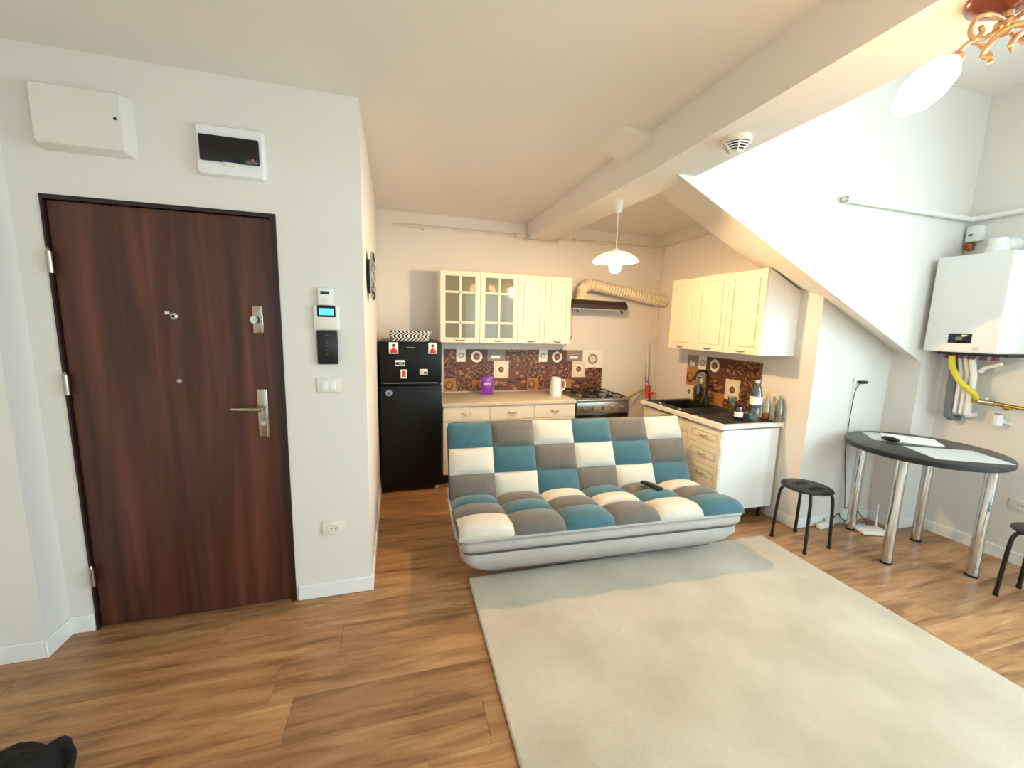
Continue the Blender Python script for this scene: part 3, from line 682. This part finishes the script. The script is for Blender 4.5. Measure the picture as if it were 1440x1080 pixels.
# bottles on the side worktop
BZ = WZ+.016
def lath(name, label, cat, loc, prof, m_, parts=(), group=None):
    t_ = thing(name, label, cat, loc, 0, group); B().lathe(prof).mk('vessel', m_, t_)
    for nm, pr, mm in parts: B().lathe(pr).mk(nm, mm, t_)
    return t_
lath('water_bottle', 'large clear plastic water bottle with pale cap and label beside the small dark bottle', 'bottle', (2.76, 2.515, BZ),
     [(0,0),(.040,0),(.044,.01),(.044,.10),(.040,.115),(.044,.13),(.044,.22),(.034,.27),(.015,.305),(.014,.315)], BLUEPET,
     [('label_band', [(.0445,.14),(.0445,.205)], WHITEP), ('cap', [(.0165,.31),(.0165,.33),(0,.331)], mat('mint_cap','#BFE3D4',.4))])
lath('small_bottle', 'small dark bottle with a white label on the worktop edge', 'bottle', (2.66, 2.57, BZ),
     [(0,0),(.030,0),(.032,.006),(.032,.10),(.030,.115),(.028,.115),(.029,.01),(0,.01)], SMOKEG, [('label_band', [(.0325,.03),(.0325,.07)], WHITEP), ('dark_filling', [(0,.012),(.0285,.012),(.0285,.03),(0,.03)], BLACK)])
lath('tumbler', 'clear glass tumbler with amber content beside the sink', 'glass', (2.835, 2.82, BZ+.003),
     [(0,0),(.034,0),(.038,.14),(.035,.14),(.031,.008),(0,.008)], CLEAR, [('content', [(0,.01),(.0305,.01),(.032,.075),(0,.075)], mat('amber', '#C98A3A', .4))])
lath('yellow_cap_bottle', 'clear bottle with yellow cap and red content beside the wall', 'bottle', (2.93, 2.56, BZ),
     [(0,0),(.030,0),(.032,.01),(.032,.13),(.012,.18),(.012,.20)], CLEAR, [('cap', [(.014,.195),(.014,.225),(0,.226)], mat('yellow_cap','#F2C230',.4)), ('content', [(0,.004),(.029,.004),(.029,.05),(0,.05)], mat('red_liquid','#C8502C',.3))])
lath('dish_soap_bottle', 'pale translucent detergent bottle at the end of the worktop', 'bottle', (2.962, 2.47, BZ),
     [(0,0),(.030,0),(.032,.01),(.032,.14),(.010,.19),(.010,.21),(0,.212)], mat_glass('milky_plastic','#D5D2C6',.25,.2))
lath('green_bottle', 'green glass bottle beside the tap', 'bottle', (2.91, 3.33, WZ+.018),
     [(0,0),(.030,0),(.033,.01),(.033,.13),(.016,.18),(.013,.24),(0,.241)], GREENG)

# mops in the corner
for i, (lb, x, rm_, cm) in enumerate((('red mop with pale handle leaning in the kitchen corner', 2.855, RED, PIPEW), ('brown handled broom with red clamp leaning in the kitchen corner', 2.925, RED, mat('brown_handle','#8A5A38',.5)))):
    t_ = thing('mop', lb, 'mop', (x, 4.05, 0), 0, 'mops in the corner')
    B().cyl((0,0,.1),(.02,.13,1.38 if i == 0 else .86),.010,10).mk('handle', cm, t_)
    B().box(-.03,.03,-.02,.02,0,.10,.008).mk('mop_head', GREYP, t_)
    if i == 0: B().cyl((.006,.045,.72),(.013,.09,.88),.026,12,.016).mk('clamp', rm_, t_); B().cyl((.013,.09,.90),(.018,.12,1.12),.020,12,.011).mk('sleeve', GREYP, t_)
    else: B().box(-.025,.045,.05,.075,.76,.785,.006).mk('clamp', rm_, t_)

# ------------------------------------------------------------------ pipes on the kitchen walls
pz = 2.470; py_ = YB-.04
kp = thing('heating_pipe', 'thin cream heating pipe running under the ceiling round the kitchen', 'pipe', (0, YB, pz))
q = lambda *a: tuple(Vector(a)-Vector((0,YB,pz)))
B().tube([q(.02,py_,2.474),q(1.325,py_,2.470),q(1.337,py_,2.460),q(1.342,py_,2.438),q(1.354,py_,2.428),q(1.70,py_,2.428),q(1.712,py_,2.438),q(1.72,py_,2.460),q(1.735,py_,2.470),q(X1-.045,py_,2.468),q(X1-.03,py_-.015,2.468),q(X1-.03,2.72,2.468)], .012, 10).mk('main_run', PIPEW, kp)
B().tube([q(X1-.025,4.165,2.45),q(X1-.025,4.165,.3)], .010, 10).mk('riser', PIPEW, kp)
cl = B().box(-.008,.008,-.030,.025,-.020,.020,.003).mesh('clip', PIPEW)
for x in (.28, 1.24, 1.90, 2.6): share('clip', cl, kp, (x, -.028, .002))
share('clip', cl, kp, (X1-.028, -.135, -.05)); share('clip', cl, kp, (X1-.028, -.135, -1.05))

# ------------------------------------------------------------------ pendant lamp
px_, py2 = 1.515, 2.66
pd = thing('pendant_lamp', 'kitchen pendant lamp with a shallow opal glass shade and lit bulb', 'lamp', (px_, py2, ZBM+.016))
B().lathe([(0,0),(.034,0),(.032,-.02),(.022,-.075),(.008,-.082),(0,-.082)]).mk('ceiling_cup', WHITEP, pd)
B().cyl((0,0,-.08),(0,0,-.33),.0035,8).mk('cord', WHITEP, pd)
B().lathe([(0,-.322),(.018,-.324),(.026,-.338),(.026,-.36)]).mk('lamp_holder', WHITEP, pd)
B().lathe([(.022,-.343),(.075,-.350),(.125,-.373),(.158,-.405),(.160,-.411),(.152,-.408),(.118,-.379),(.07,-.358),(.022,-.350)], n=40).mk('shade', OPAL, pd)
B().ball((0,0,-.445), .042, (1,1,1.15)).mk('bulb', BULB, pd)

# smoke detector
sd = thing('smoke_detector', 'round slotted smoke detector under the long ceiling beam', 'detector', (1.50, 1.62, ZBM))
B().lathe([(0,0),(.062,0),(.062,-.022),(.058,-.026)], n=32).mk('base', WARMW, sd)
for i in range(4): B().lathe([(.054-.009*i,-.028-.008*i),(.058-.009*i,-.030-.008*i),(.055-.009*i,-.034-.008*i),(.048-.009*i,-.032-.008*i),(.054-.009*i,-.028-.008*i)], n=32).mk('vent_ring', WHITEP, sd)
B().lathe([(.030,-.026),(.028,-.058),(0,-.060)], n=24).mk('core', DGREY, sd)
for i in range(6):
    a = i*PI/3; B().tube([(.058*math.cos(a),.058*math.sin(a),-.026),(.024*math.cos(a),.024*math.sin(a),-.062)], .004, 6).mk('vent_strut', WHITEP, sd)
B().lathe([(.026,-.058),(.024,-.064),(0,-.065)], n=24).mk('cap', WHITEP, sd)

# ------------------------------------------------------------------ chandelier
ch = thing('chandelier', 'chandelier on the long beam with brown lacquered canopy, scrolled arms and lit tulip shades', 'chandelier', (1.505, .765, ZBM))
B().lathe([(0,0),(.082,0),(.083,-.006),(.078,-.016),(.050,-.034),(.018,-.044),(0,-.045)], n=40).mk('canopy', LACQ, ch)
B().lathe([(0,-.043),(.012,-.045),(.012,-.060),(.022,-.070),(.022,-.082),(.010,-.098),(0,-.100)]).mk('hub', BRONZE, ch)
tm = B().lathe([(.014,0),(.020,.010),(.038,.038),(.047,.085),(.043,.130),(.025,.172),(0,.188)], n=28).mesh('tulip', TULIP)
for a in (PI-.25, -.22, -1.9):
    ca_, sa = math.cos(a), math.sin(a); sd_ = Vector((-sa, ca_, 0))
    P_ = lambda r, z, o=0: (r*ca_-o*sa, r*sa+o*ca_, z)
    ao = B().tube(smoothpath([P_(.005,-.078),P_(.045,-.105),P_(.085,-.118),P_(.108,-.140),P_(.116,-.160)]), .0055, 8).mk('arm', BRONZE, ch)
    B().tube(smoothpath([P_(.012,-.070,.008),P_(.060,-.062,.014),P_(.092,-.072,.014),P_(.098,-.098,.008),P_(.078,-.112,.004),P_(.064,-.098,.006),P_(.074,-.088,.010)]), .0055, 8).mk('scroll', BRONZE, ao)
    B().tube(smoothpath([P_(.070,-.112,-.006),P_(.040,-.104,-.022),P_(.008,-.112,-.030),P_(-.012,-.138,-.030),P_(.006,-.152,-.022)]), [.0065]*20+[.005,.004,.003,.002,.001], 8).mk('scroll', BRONZE, ao)
    B().lathe([(0,-.006),(.016,-.004),(.018,.010),(.014,.014)], P_(.113,-.156), (.69*ca_, .69*sa, -.72), 16).mk('shade_cup', BRONZE, ao)
    share('tulip_shade', tm, ch, P_(.116,-.160), (0, math.radians(180-46), a))

# ------------------------------------------------------------------ white pipe, boiler and wall fittings on the dining side
wp = thing('ledge_pipe', 'white painted pipe along the dining wall turning the corner above the boiler', 'pipe', (2.76, YF, 2.37))
B().tube([(0,-.028,.010),(1.245,-.028,0),(1.262,-.045,0),(1.262,-3.0,.03)], .018, 12).mk('run', TRIM, wp)
B().lathe([(.013,.001),(.0195,.001),(.0195,-.018)], (0,-.028,.010), (-1,0,0), 16).mk('end_ring', NICKEL, wp)
bo = thing('gas_boiler', 'white wall hung gas boiler with small black display on the right wall', 'boiler', (X2, 1.835, 1.424), -PI/2)
# local x towards the camera, local -y away from the wall
bw, bh_, bd = .385, .655, .335
B().box(-bw/2,bw/2,-bd,-.0,0,bh_,.012,3).mk('casing', WHITEP, bo)
dp = B().box(-.058,.062,-bd-.004,-bd+.002,.062,.128,.008,3).mk('display_panel', BLACKG, bo)
B().box(-.018,.018,-bd-.0055,-bd-.003,.083,.106,.002).mk('screen', GREYP, dp)
B().box(.075,.105,-bd-.0008,-bd+.001,.018,.040).mk('warning_sticker', mat('pink_sticker','#E3C2B8',.6), bo, 0)
for x, mm in ((-.135,'#8E2C46'),(-.075,'#8E2C46'),(-.01,'#6E4A48'),(.05,'#6E4A48'),(.11,'#8E2C46')): B().cyl((x,-.15,-.05),(x,-.15,.004),.018,12).mk('connector', mat('conn'+mm,mm,.4), bo)
B().lathe([(.055,0),(.055,.045),(.045,.055),(.045,.11)], (.02,-.16,bh_), (0,0,1), 24).mk('flue_collar', WHITEP, bo)
B().cyl((.02,-.16,bh_+.06),(.02,.0,bh_+.085),.05,24).mk('flue', WHITEP, bo)
B().box(-bw/2+.01,bw/2-.01,-.19,-.005,-.022,.0).mk('bottom_plate', DGREY, bo, 0)
def wtube(name, label, cat, pts, r, m_, n=12, grp=None): return tag(B().tube(pts, r, n).mk(name, m_), label, cat, grp)
wtube('drain_pipe', 'thick grey drain pipe under the boiler', 'pipe', [(3.95,1.955,1.40),(3.95,1.94,.955),(3.97,1.93,.935),(X2-.002,1.93,.93)], .024, GREYP)
for i, (y_, rr_, lb) in enumerate(((1.905,.011,'thin white water pipe next to the grey drain pipe'), (1.872,.012,'thin white water pipe in the middle below the boiler'), (1.838,.019,'thicker white pipe below the boiler beside the gas hose'))):
    wtube('water_pipe', lb, 'pipe', [(3.92,y_+.01,1.38),(3.95,y_,1.26),(3.95,y_,.985),(3.965,y_,.972),(X2-.002,y_,.97)], rr_, WHITEP, 12, 'pipes under the boiler')
wtube('slanting_pipe', 'slanting white pipe with brass tap under the boiler', 'pipe', [(3.955,1.812,1.285),(3.955,1.79,1.32),(3.945,1.71,1.355)], .013, WHITEP)
wtube('gas_pipe_hose', 'yellow corrugated gas hose under the boiler', 'hose', smoothpath([(3.86,1.93,1.395),(3.87,1.915,1.30),(3.88,1.86,1.20),(3.91,1.805,1.14),(3.945,1.80,1.10)]), .018, YEL)
gv = thing('gas_valve', 'brass gas valve and filter at the end of the yellow hose', 'valve', (3.95, 1.73, 1.08))
B().cyl((0,.07,-.012),(0,.07,.02),.020,12).mk('nut', BRASS, gv); B().cyl((0,.055,.002),(0,-.02,.0),.020,14).mk('filter_body', NICKEL, gv); B().box(-.015,.015,-.0,.03,.012,.032,.006).mk('filter_cap', NICKEL, gv)
B().cyl((0,-.02,0),(0,-.17,-.008),.012,12).mk('outlet_tube', BRASS, gv); B().ball((0,-.085,-.018),.020,(1,1.2,.8)).mk('tap_lever', BRASS, gv)
wtube('gas_pipe', 'white gas pipe leading away from the brass valve', 'pipe', [(3.95,1.56,1.071),(3.95,1.1,1.06)], .012, WHITEP)
vc = thing('pipe_cap', 'white capped pipe stub on the right wall below the gas valve', 'pipe cap', (X2, 1.70, .975), -PI/2)
B().box(-.05,.05,-.012,0,-.035,-.02,.003).mk('bracket', TRIM, vc); B().cyl((0,-.05,-.045),(0,-.05,.03),.026,18,.022).mk('cap', WHITEP, vc); B().cyl((0,-.05,-.02),(0,0,-.02),.016,14).mk('stub', WHITEP, vc)
B().box(-.018,.018,-.06,-.04,.030,.034).mk('slot', GREYP, vc, 0)
gs = thing('gas_sensor', 'small white sensor box in the corner above the boiler', 'sensor', (X2, 2.0, 2.19), -PI/2)
B().box(-.045,.04,-.05,0,.02,.13,.006).mk('housing', WHITEP, gs); B().box(-.05,-.005,-.04,0,-.035,.012,.004).mk('cable_gland', COPPER, gs)
B().box(-.03,-.005,-.0515,-.049,.06,.075).mk('marking', GREYP, gs, 0)
so = socket('power_outlet', 'white wall outlet low on the right wall behind the table', (X2, 1.53, .37), -PI/2)
no = thing('power_outlet', 'white outlet with black plug on the niche wall above the table', 'outlet', (3.46, YP, 1.13), 0)
B().box(-.045,.055,-.010,0,0,.065,.006).mk('plate', WHITEP, no)
B().box(-.018,.055,-.045,-.010,.020,.044,.008).mk('plug', BLACK, no)
wtube('lamp_cable', 'thin dark cable hanging from the plug down behind the table', 'cable', smoothpath([(3.44,YP-.04,1.16),(3.425,YP-.02,1.10),(3.42,YP-.012,.9),(3.425,YP-.012,.6),(3.46,YP-.02,.35),(3.50,YP-.02,.12)]), .003, DGREY, 6)

# ------------------------------------------------------------------ rug
rg = B(); bl_ = []
rg.loft([(0,-1.11,1.11,-1.5,1.5,.015), (.010,-1.115,1.115,-1.505,1.505,.015), (.016,-1.108,1.108,-1.498,1.498,.015)], 3)
ro_ = tag(rg.mk('rug', RUG, loc=(1.505, .715, 0), rot=(0, 0, math.radians(-.4))), 'large plain beige pile rug in front of the sofa', 'rug')

# ------------------------------------------------------------------ sofa
SO = thing('sofa_bed', 'patchwork click clack sofa bed in teal, grey and cream velvet', 'sofa', (1.280, 2.36, 0), math.radians(-2.2))
HWS = .945
b = B().loft([(.050,-.74,.74,-.16,.50,.05), (.080,-.80,.80,-.225,.53,.06), (.14,-.88,.88,-.285,.55,.06), (.20,-.93,.93,-.312,.56,.06), (.236,-.925,.925,-.304,.56,.06), (.246,-.90,.90,-.27,.56,.06)])
lo = b.mk('lower_base', BASEV, SO, 1.0)
b = B().loft([(.240,-.905,.905,-.265,.56,.05), (.256,-.935,.935,-.312,.57,.06), (.278,-.945,.945,-.326,.57,.06), (.305,-.945,.945,-.326,.57,.06), (.328,-.93,.93,-.30,.50,.06)])
b.mk('seat_frame', BASEV, SO, 1.0)
def perim(z, x, y0, y1, r, rad, name, m_, par):
    pts = []
    for cx, cy, a0 in ((x-r, y1-r, 0), (-x+r, y1-r, PI/2), (-x+r, y0+r, PI), (x-r, y0+r, 1.5*PI)):
        for i in range(6): a = a0+PI/2*i/5; pts.append((cx+r*math.cos(a), cy+r*math.sin(a), z))
    pts.append(pts[0]); B().tube(pts, rad, 6, False).mk(name, m_, par)
perim(.243, .922, -.300, .56, .06, .006, 'piping', PIPING, lo)
perim(.334, .955, -.322, .30, .06, .010, 'piping', BASEV, lo)
perim(.083, .805, -.230, .53, .06, .005, 'piping', PIPING, lo)
B().box(-.70,.68,-.118,.45,0,.07,.012).mk('plinth', mat('plinth_fabric','#8F8A86',.9), SO)
B().prism([(-.295,.30),(-.295,.378),(.36,.304),(.36,.27)], 'x', -HWS+.006, HWS-.006).mk('seat_pad', GREYV, SO)
def puff(wd, ln, hgt, bend=False, n=10):
    b = B(); g = []
    for j in range(n+1):
        v = j/n*2-1; row_ = []
        for i in range(n+1):
            u = i/n*2-1; h = hgt*((1-abs(u)**2.8)*(1-abs(v)**2.8))**.66 + .003
            x = u*wd/2; s = (j/n)*ln      # s measured from the front edge when bent
            if bend:
                R0 = .055; arc = R0*PI/2
                if s < arc: a = (arc-s)/R0; yy = R0*(1-math.sin(a)); zz = -R0*(1-math.cos(a)); nv = (-math.sin(a), math.cos(a))
                else: yy = R0+(s-arc); zz = 0; nv = (0, 1)
                row_.append(b.bm.verts.new((x, yy+nv[0]*h, zz+nv[1]*h)))
            else: row_.append(b.bm.verts.new((x, s-ln/2, h)))
        g.append(row_)
    for j in range(n):
        for i in range(n): b.bm.faces.new((g[j][i], g[j][i+1], g[j+1][i+1], g[j+1][i]))
    return b.mesh('tuft', GREYV, 3.0)
cwid = 2*HWS/6
TM = {'T': TEAL, 'G': GREYV, 'C': CREAMV}
m_mid = puff(cwid, .169, .050, n=14); m_front = puff(cwid, .232, .044, True, 14); m_back = puff(cwid, .185, .040, n=14)
for r_, pat in enumerate(('CGTGCT', 'GTGCTG', 'TGCTGC')):
    for c_, k in enumerate(pat):
        x = -HWS+cwid*(c_+.5)
        if r_ == 0: share('seat_tuft', m_front, SO, (x, -.312, .390), (-.113,0,0), TM[k])
        else: share('seat_tuft', m_mid, SO, (x, -.029+.168*(r_-1), .359-.019*(r_-1)), (-.113,0,0), TM[k])
# reclined backrest
al = math.radians(26); U = Vector((0, math.sin(al), math.cos(al))); Nn = Vector((0, -math.cos(al), math.sin(al))); O = Vector((0, .212, .322)); BL = .555
rotx = PI/2 - al
bs = B().loft([(-.115,-HWS+.02,HWS-.02,.02,BL-.02,.05), (-.09,-HWS+.004,HWS-.004,.0,BL-.004,.06), (-.02,-HWS,HWS,0,BL,.06), (0,-HWS+.006,HWS-.006,.004,BL-.006,.06)])
bo_ = bs.mk('back_shell', BASEV, SO, 1.0, loc=O, rot=(rotx, 0, 0))
bpp = []
for cx, cy, a0 in ((HWS-.05, BL-.05, 0), (-HWS+.05, BL-.05, PI/2), (-HWS+.05, .05, PI), (HWS-.05, .05, 1.5*PI)):
    for i in range(6): a = a0+PI/2*i/5; bpp.append((cx+.052*math.cos(a), cy+.052*math.sin(a), -.008))
bpp.append(bpp[0]); B().tube(bpp, .007, 6, False).mk('piping', PIPING, bo_)
for r_, pat in enumerate(('GCTGCT', 'CTGCTG', 'TGCTGC')):
    for c_, k in enumerate(pat):
        x = -HWS+cwid*(c_+.5); p = O + U*(.0925+.185*r_) + Nn*.003; p.x = x
        share('back_tuft', m_back, SO, p, (rotx, 0, 0), TM[k])
# TV remote on the seat
rc = thing('tv_remote', 'slim black remote control lying on the sofa seat', 'remote', (1.745, 2.37, .412), math.radians(14))
B().box(-.024,.024,-.085,.085,0,.018,.007).mk('body', BLACK, rc)
for i in range(4):
    for j in range(3): B().box(-.016+j*.012,-.009+j*.012,-.05+i*.028,-.038+i*.028,.0175,.0195).mk('button', DGREY, rc, 0)

# ------------------------------------------------------------------ round table
TX, TY, TZ = 3.465, 1.800, .78
tb = thing('round_table', 'round dark topped table on four thick chrome legs', 'table', (TX, TY, 0))
B().lathe([(0,TZ),(.408,TZ),(.412,TZ-.002),(.412,TZ-.004)], n=64).mk('tabletop', TABLE, tb)
B().lathe([(.411,TZ-.003),(.415,TZ-.006),(.415,TZ-.034),(.410,TZ-.038),(0,TZ-.038)], n=64).mk('edge_band', TEDGE, tb)
for lx, ly in ((3.445,2.145),(3.175,1.735),(3.755,1.895),(3.560,1.490)):
    lg = B().cyl((lx-TX,ly-TY,.012),(lx-TX,ly-TY,TZ-.036),.030,28).mk('leg', CHROME, tb)
    B().cyl((lx-TX,ly-TY,0),(lx-TX,ly-TY,.014),.032,24).mk('foot_cap', BLACK, lg)
def sheet(name, label, cat, x, y, z, w_, h_, ang, m_, th=.0015):
    return tag(B().box(-w_/2,w_/2,-h_/2,h_/2,0,th).mk(name, m_, smooth=0, loc=(x,y,z), rot=(0,0,math.radians(ang))), label, cat)
sheet('placemat', 'grey rectangular placemat lying alone on the round table', 'placemat', 3.437, 1.613, TZ+.0003, .40, .285, -27.5, PLACE)
sheet('placemat', 'grey rectangular placemat half covered by white papers on the round table', 'placemat', 3.525, 1.975, TZ+.0003, .36, .27, -42, PLACE)
sheet('paper_stack', 'white papers lying on a placemat on the round table', 'papers', 3.575, 1.93, TZ+.0021, .297, .21, -48, PAPER, .006)
ms = thing('computer_mouse', 'black computer mouse beside the white papers on the table', 'mouse', (3.372, 1.935, TZ+.002), math.radians(12))
B().ball((0,0,.0165), .03, (.95,1.75,.53), 20, 12).mk('shell', BLACK, ms); B().cyl((-.004,.03,.027),(.004,.03,.027),.006,12).mk('scroll_wheel', GREYP, ms)

# ------------------------------------------------------------------ stools
def stool_mesh():
    b = B().lathe([(0,0),(.150,0),(.158,-.004),(.160,-.010),(.152,-.014),(0,-.014)], n=48)
    b.bm.normal_update(); me = b.mesh('seat', BLACK, .5)
    so_ = bpy.data.objects.new('tmp', me); C.objects.link(so_)
    cu = B()
    for i in range(-3, 4):
        for s in (-1, 1): cu.box(i*.018-.0045, i*.018+.0045, s*.055-.028, s*.055+.028, -.05, .05)
    co = bpy.data.objects.new('tmpc', cu.mesh('c', BLACK, 0)); C.objects.link(co)
    md = so_.modifiers.new('b', 'BOOLEAN'); md.object = co; md.operation = 'DIFFERENCE'; md.solver = 'EXACT'
    bpy.context.view_layer.update()
    r = bpy.data.meshes.new_from_object(so_.evaluated_get(bpy.context.evaluated_depsgraph_get()))
    bpy.data.objects.remove(so_); bpy.data.objects.remove(co); return r
seatm = stool_mesh()
SZ = .435
legm = B().tube(smoothpath([(.06,0,SZ-.020),(.125,0,SZ-.022),(.152,0,SZ-.050),(.163,0,SZ-.13),(.176,0,.012)]), .0105, 10).mesh('leg', BLACK)
ftm = B().cyl((.176,0,0),(.176,0,.022),.0125,12).mesh('rubber_foot', BLACK)
def stool(label, x, y, rz):
    t_ = thing('stool', label, 'stool', (x, y, 0), rz, 'round black stools')
    share('seat', seatm, t_, (0,0,SZ))
    for k in range(4):
        l_ = share('leg', legm, t_, rot=(0,0,k*PI/2+PI/4)); share('rubber_foot', ftm, l_)
stool('round black metal stool with slotted seat between kitchen corner and table', 2.845, 2.085, math.radians(3))
stool('round black metal stool beside the right wall, past the table', 3.565, 1.205, math.radians(2))

# ------------------------------------------------------------------ router, adapter and small cables on the floor
rt_ = thing('wifi_router', 'white wireless router with two aerials on the floor under the table', 'router', (3.545, 2.065, 0), math.radians(-20))
B().box(-.10,.10,-.065,.065,.004,.030,.008).mk('case', WHITEP, rt_)
for x in (-.085, .085): B().tube([(x,.062,.02),(x,.068,.06),(x,.070,.20)], [.007,.007,.005], 8).mk('aerial', WHITEP, rt_)
pa = thing('power_adapter', 'white power strip lying against the niche wall near the table leg', 'power strip', (3.27, YP-.045, 0), math.radians(8))
B().box(-.085,.085,-.022,.022,0,.038,.008).mk('case', WHITEP, pa); B().box(.02,.055,-.02,.02,.036,.066,.006).mk('plug', WHITEP, pa)
for i, pts in enumerate(([(3.30,2.20,.05),(3.36,2.19,.12),(3.42,2.20,.06),(3.52,2.15,.03)], [(3.50,YP-.02,.12),(3.54,2.20,.15),(3.60,2.18,.08),(3.62,2.14,.03)], [(3.33,2.22,.02),(3.45,2.22,.012),(3.56,2.18,.010),(3.60,2.14,.02)])):
    wtube('router_cable', ['dark cable looping from the power strip to the router', 'dark cable dropping along the niche wall to the router', 'pale cable along the floor between power strip and router'][i], 'cable', smoothpath(pts), .0035, DGREY if i < 2 else WHITEP, 6)

# ------------------------------------------------------------------ black cloth bag on the floor
R = random.Random(4); bb = B(); bb.ball((0,0,.05), .13, (1.25,.85,.55), 28, 16)
for v in bb.bm.verts:
    n_ = math.sin(v.co.x*34+1)*math.cos(v.co.y*41)*.012 + math.sin(v.co.z*60+v.co.x*20)*.008
    v.co += v.co.normalized()*n_
    if v.co.x > .05: v.co.z += .05*math.exp(-((v.co.x-.10)/.035)**2)*max(v.co.z, 0)/.1
    v.co.z = max(v.co.z, 0)
bg = thing('cloth_bag', 'crumpled black cloth bag on the laminate floor', 'bag', (-1.19, 1.475, 0), math.radians(-20))
bb.mk('bag_body', CLOTH, bg, 1.5)
B().tube(smoothpath([(.08,.03,.09),(.12,.05,.135),(.16,.045,.12),(.15,.01,.06)]), .008, 8).mk('strap', CLOTH, bg)
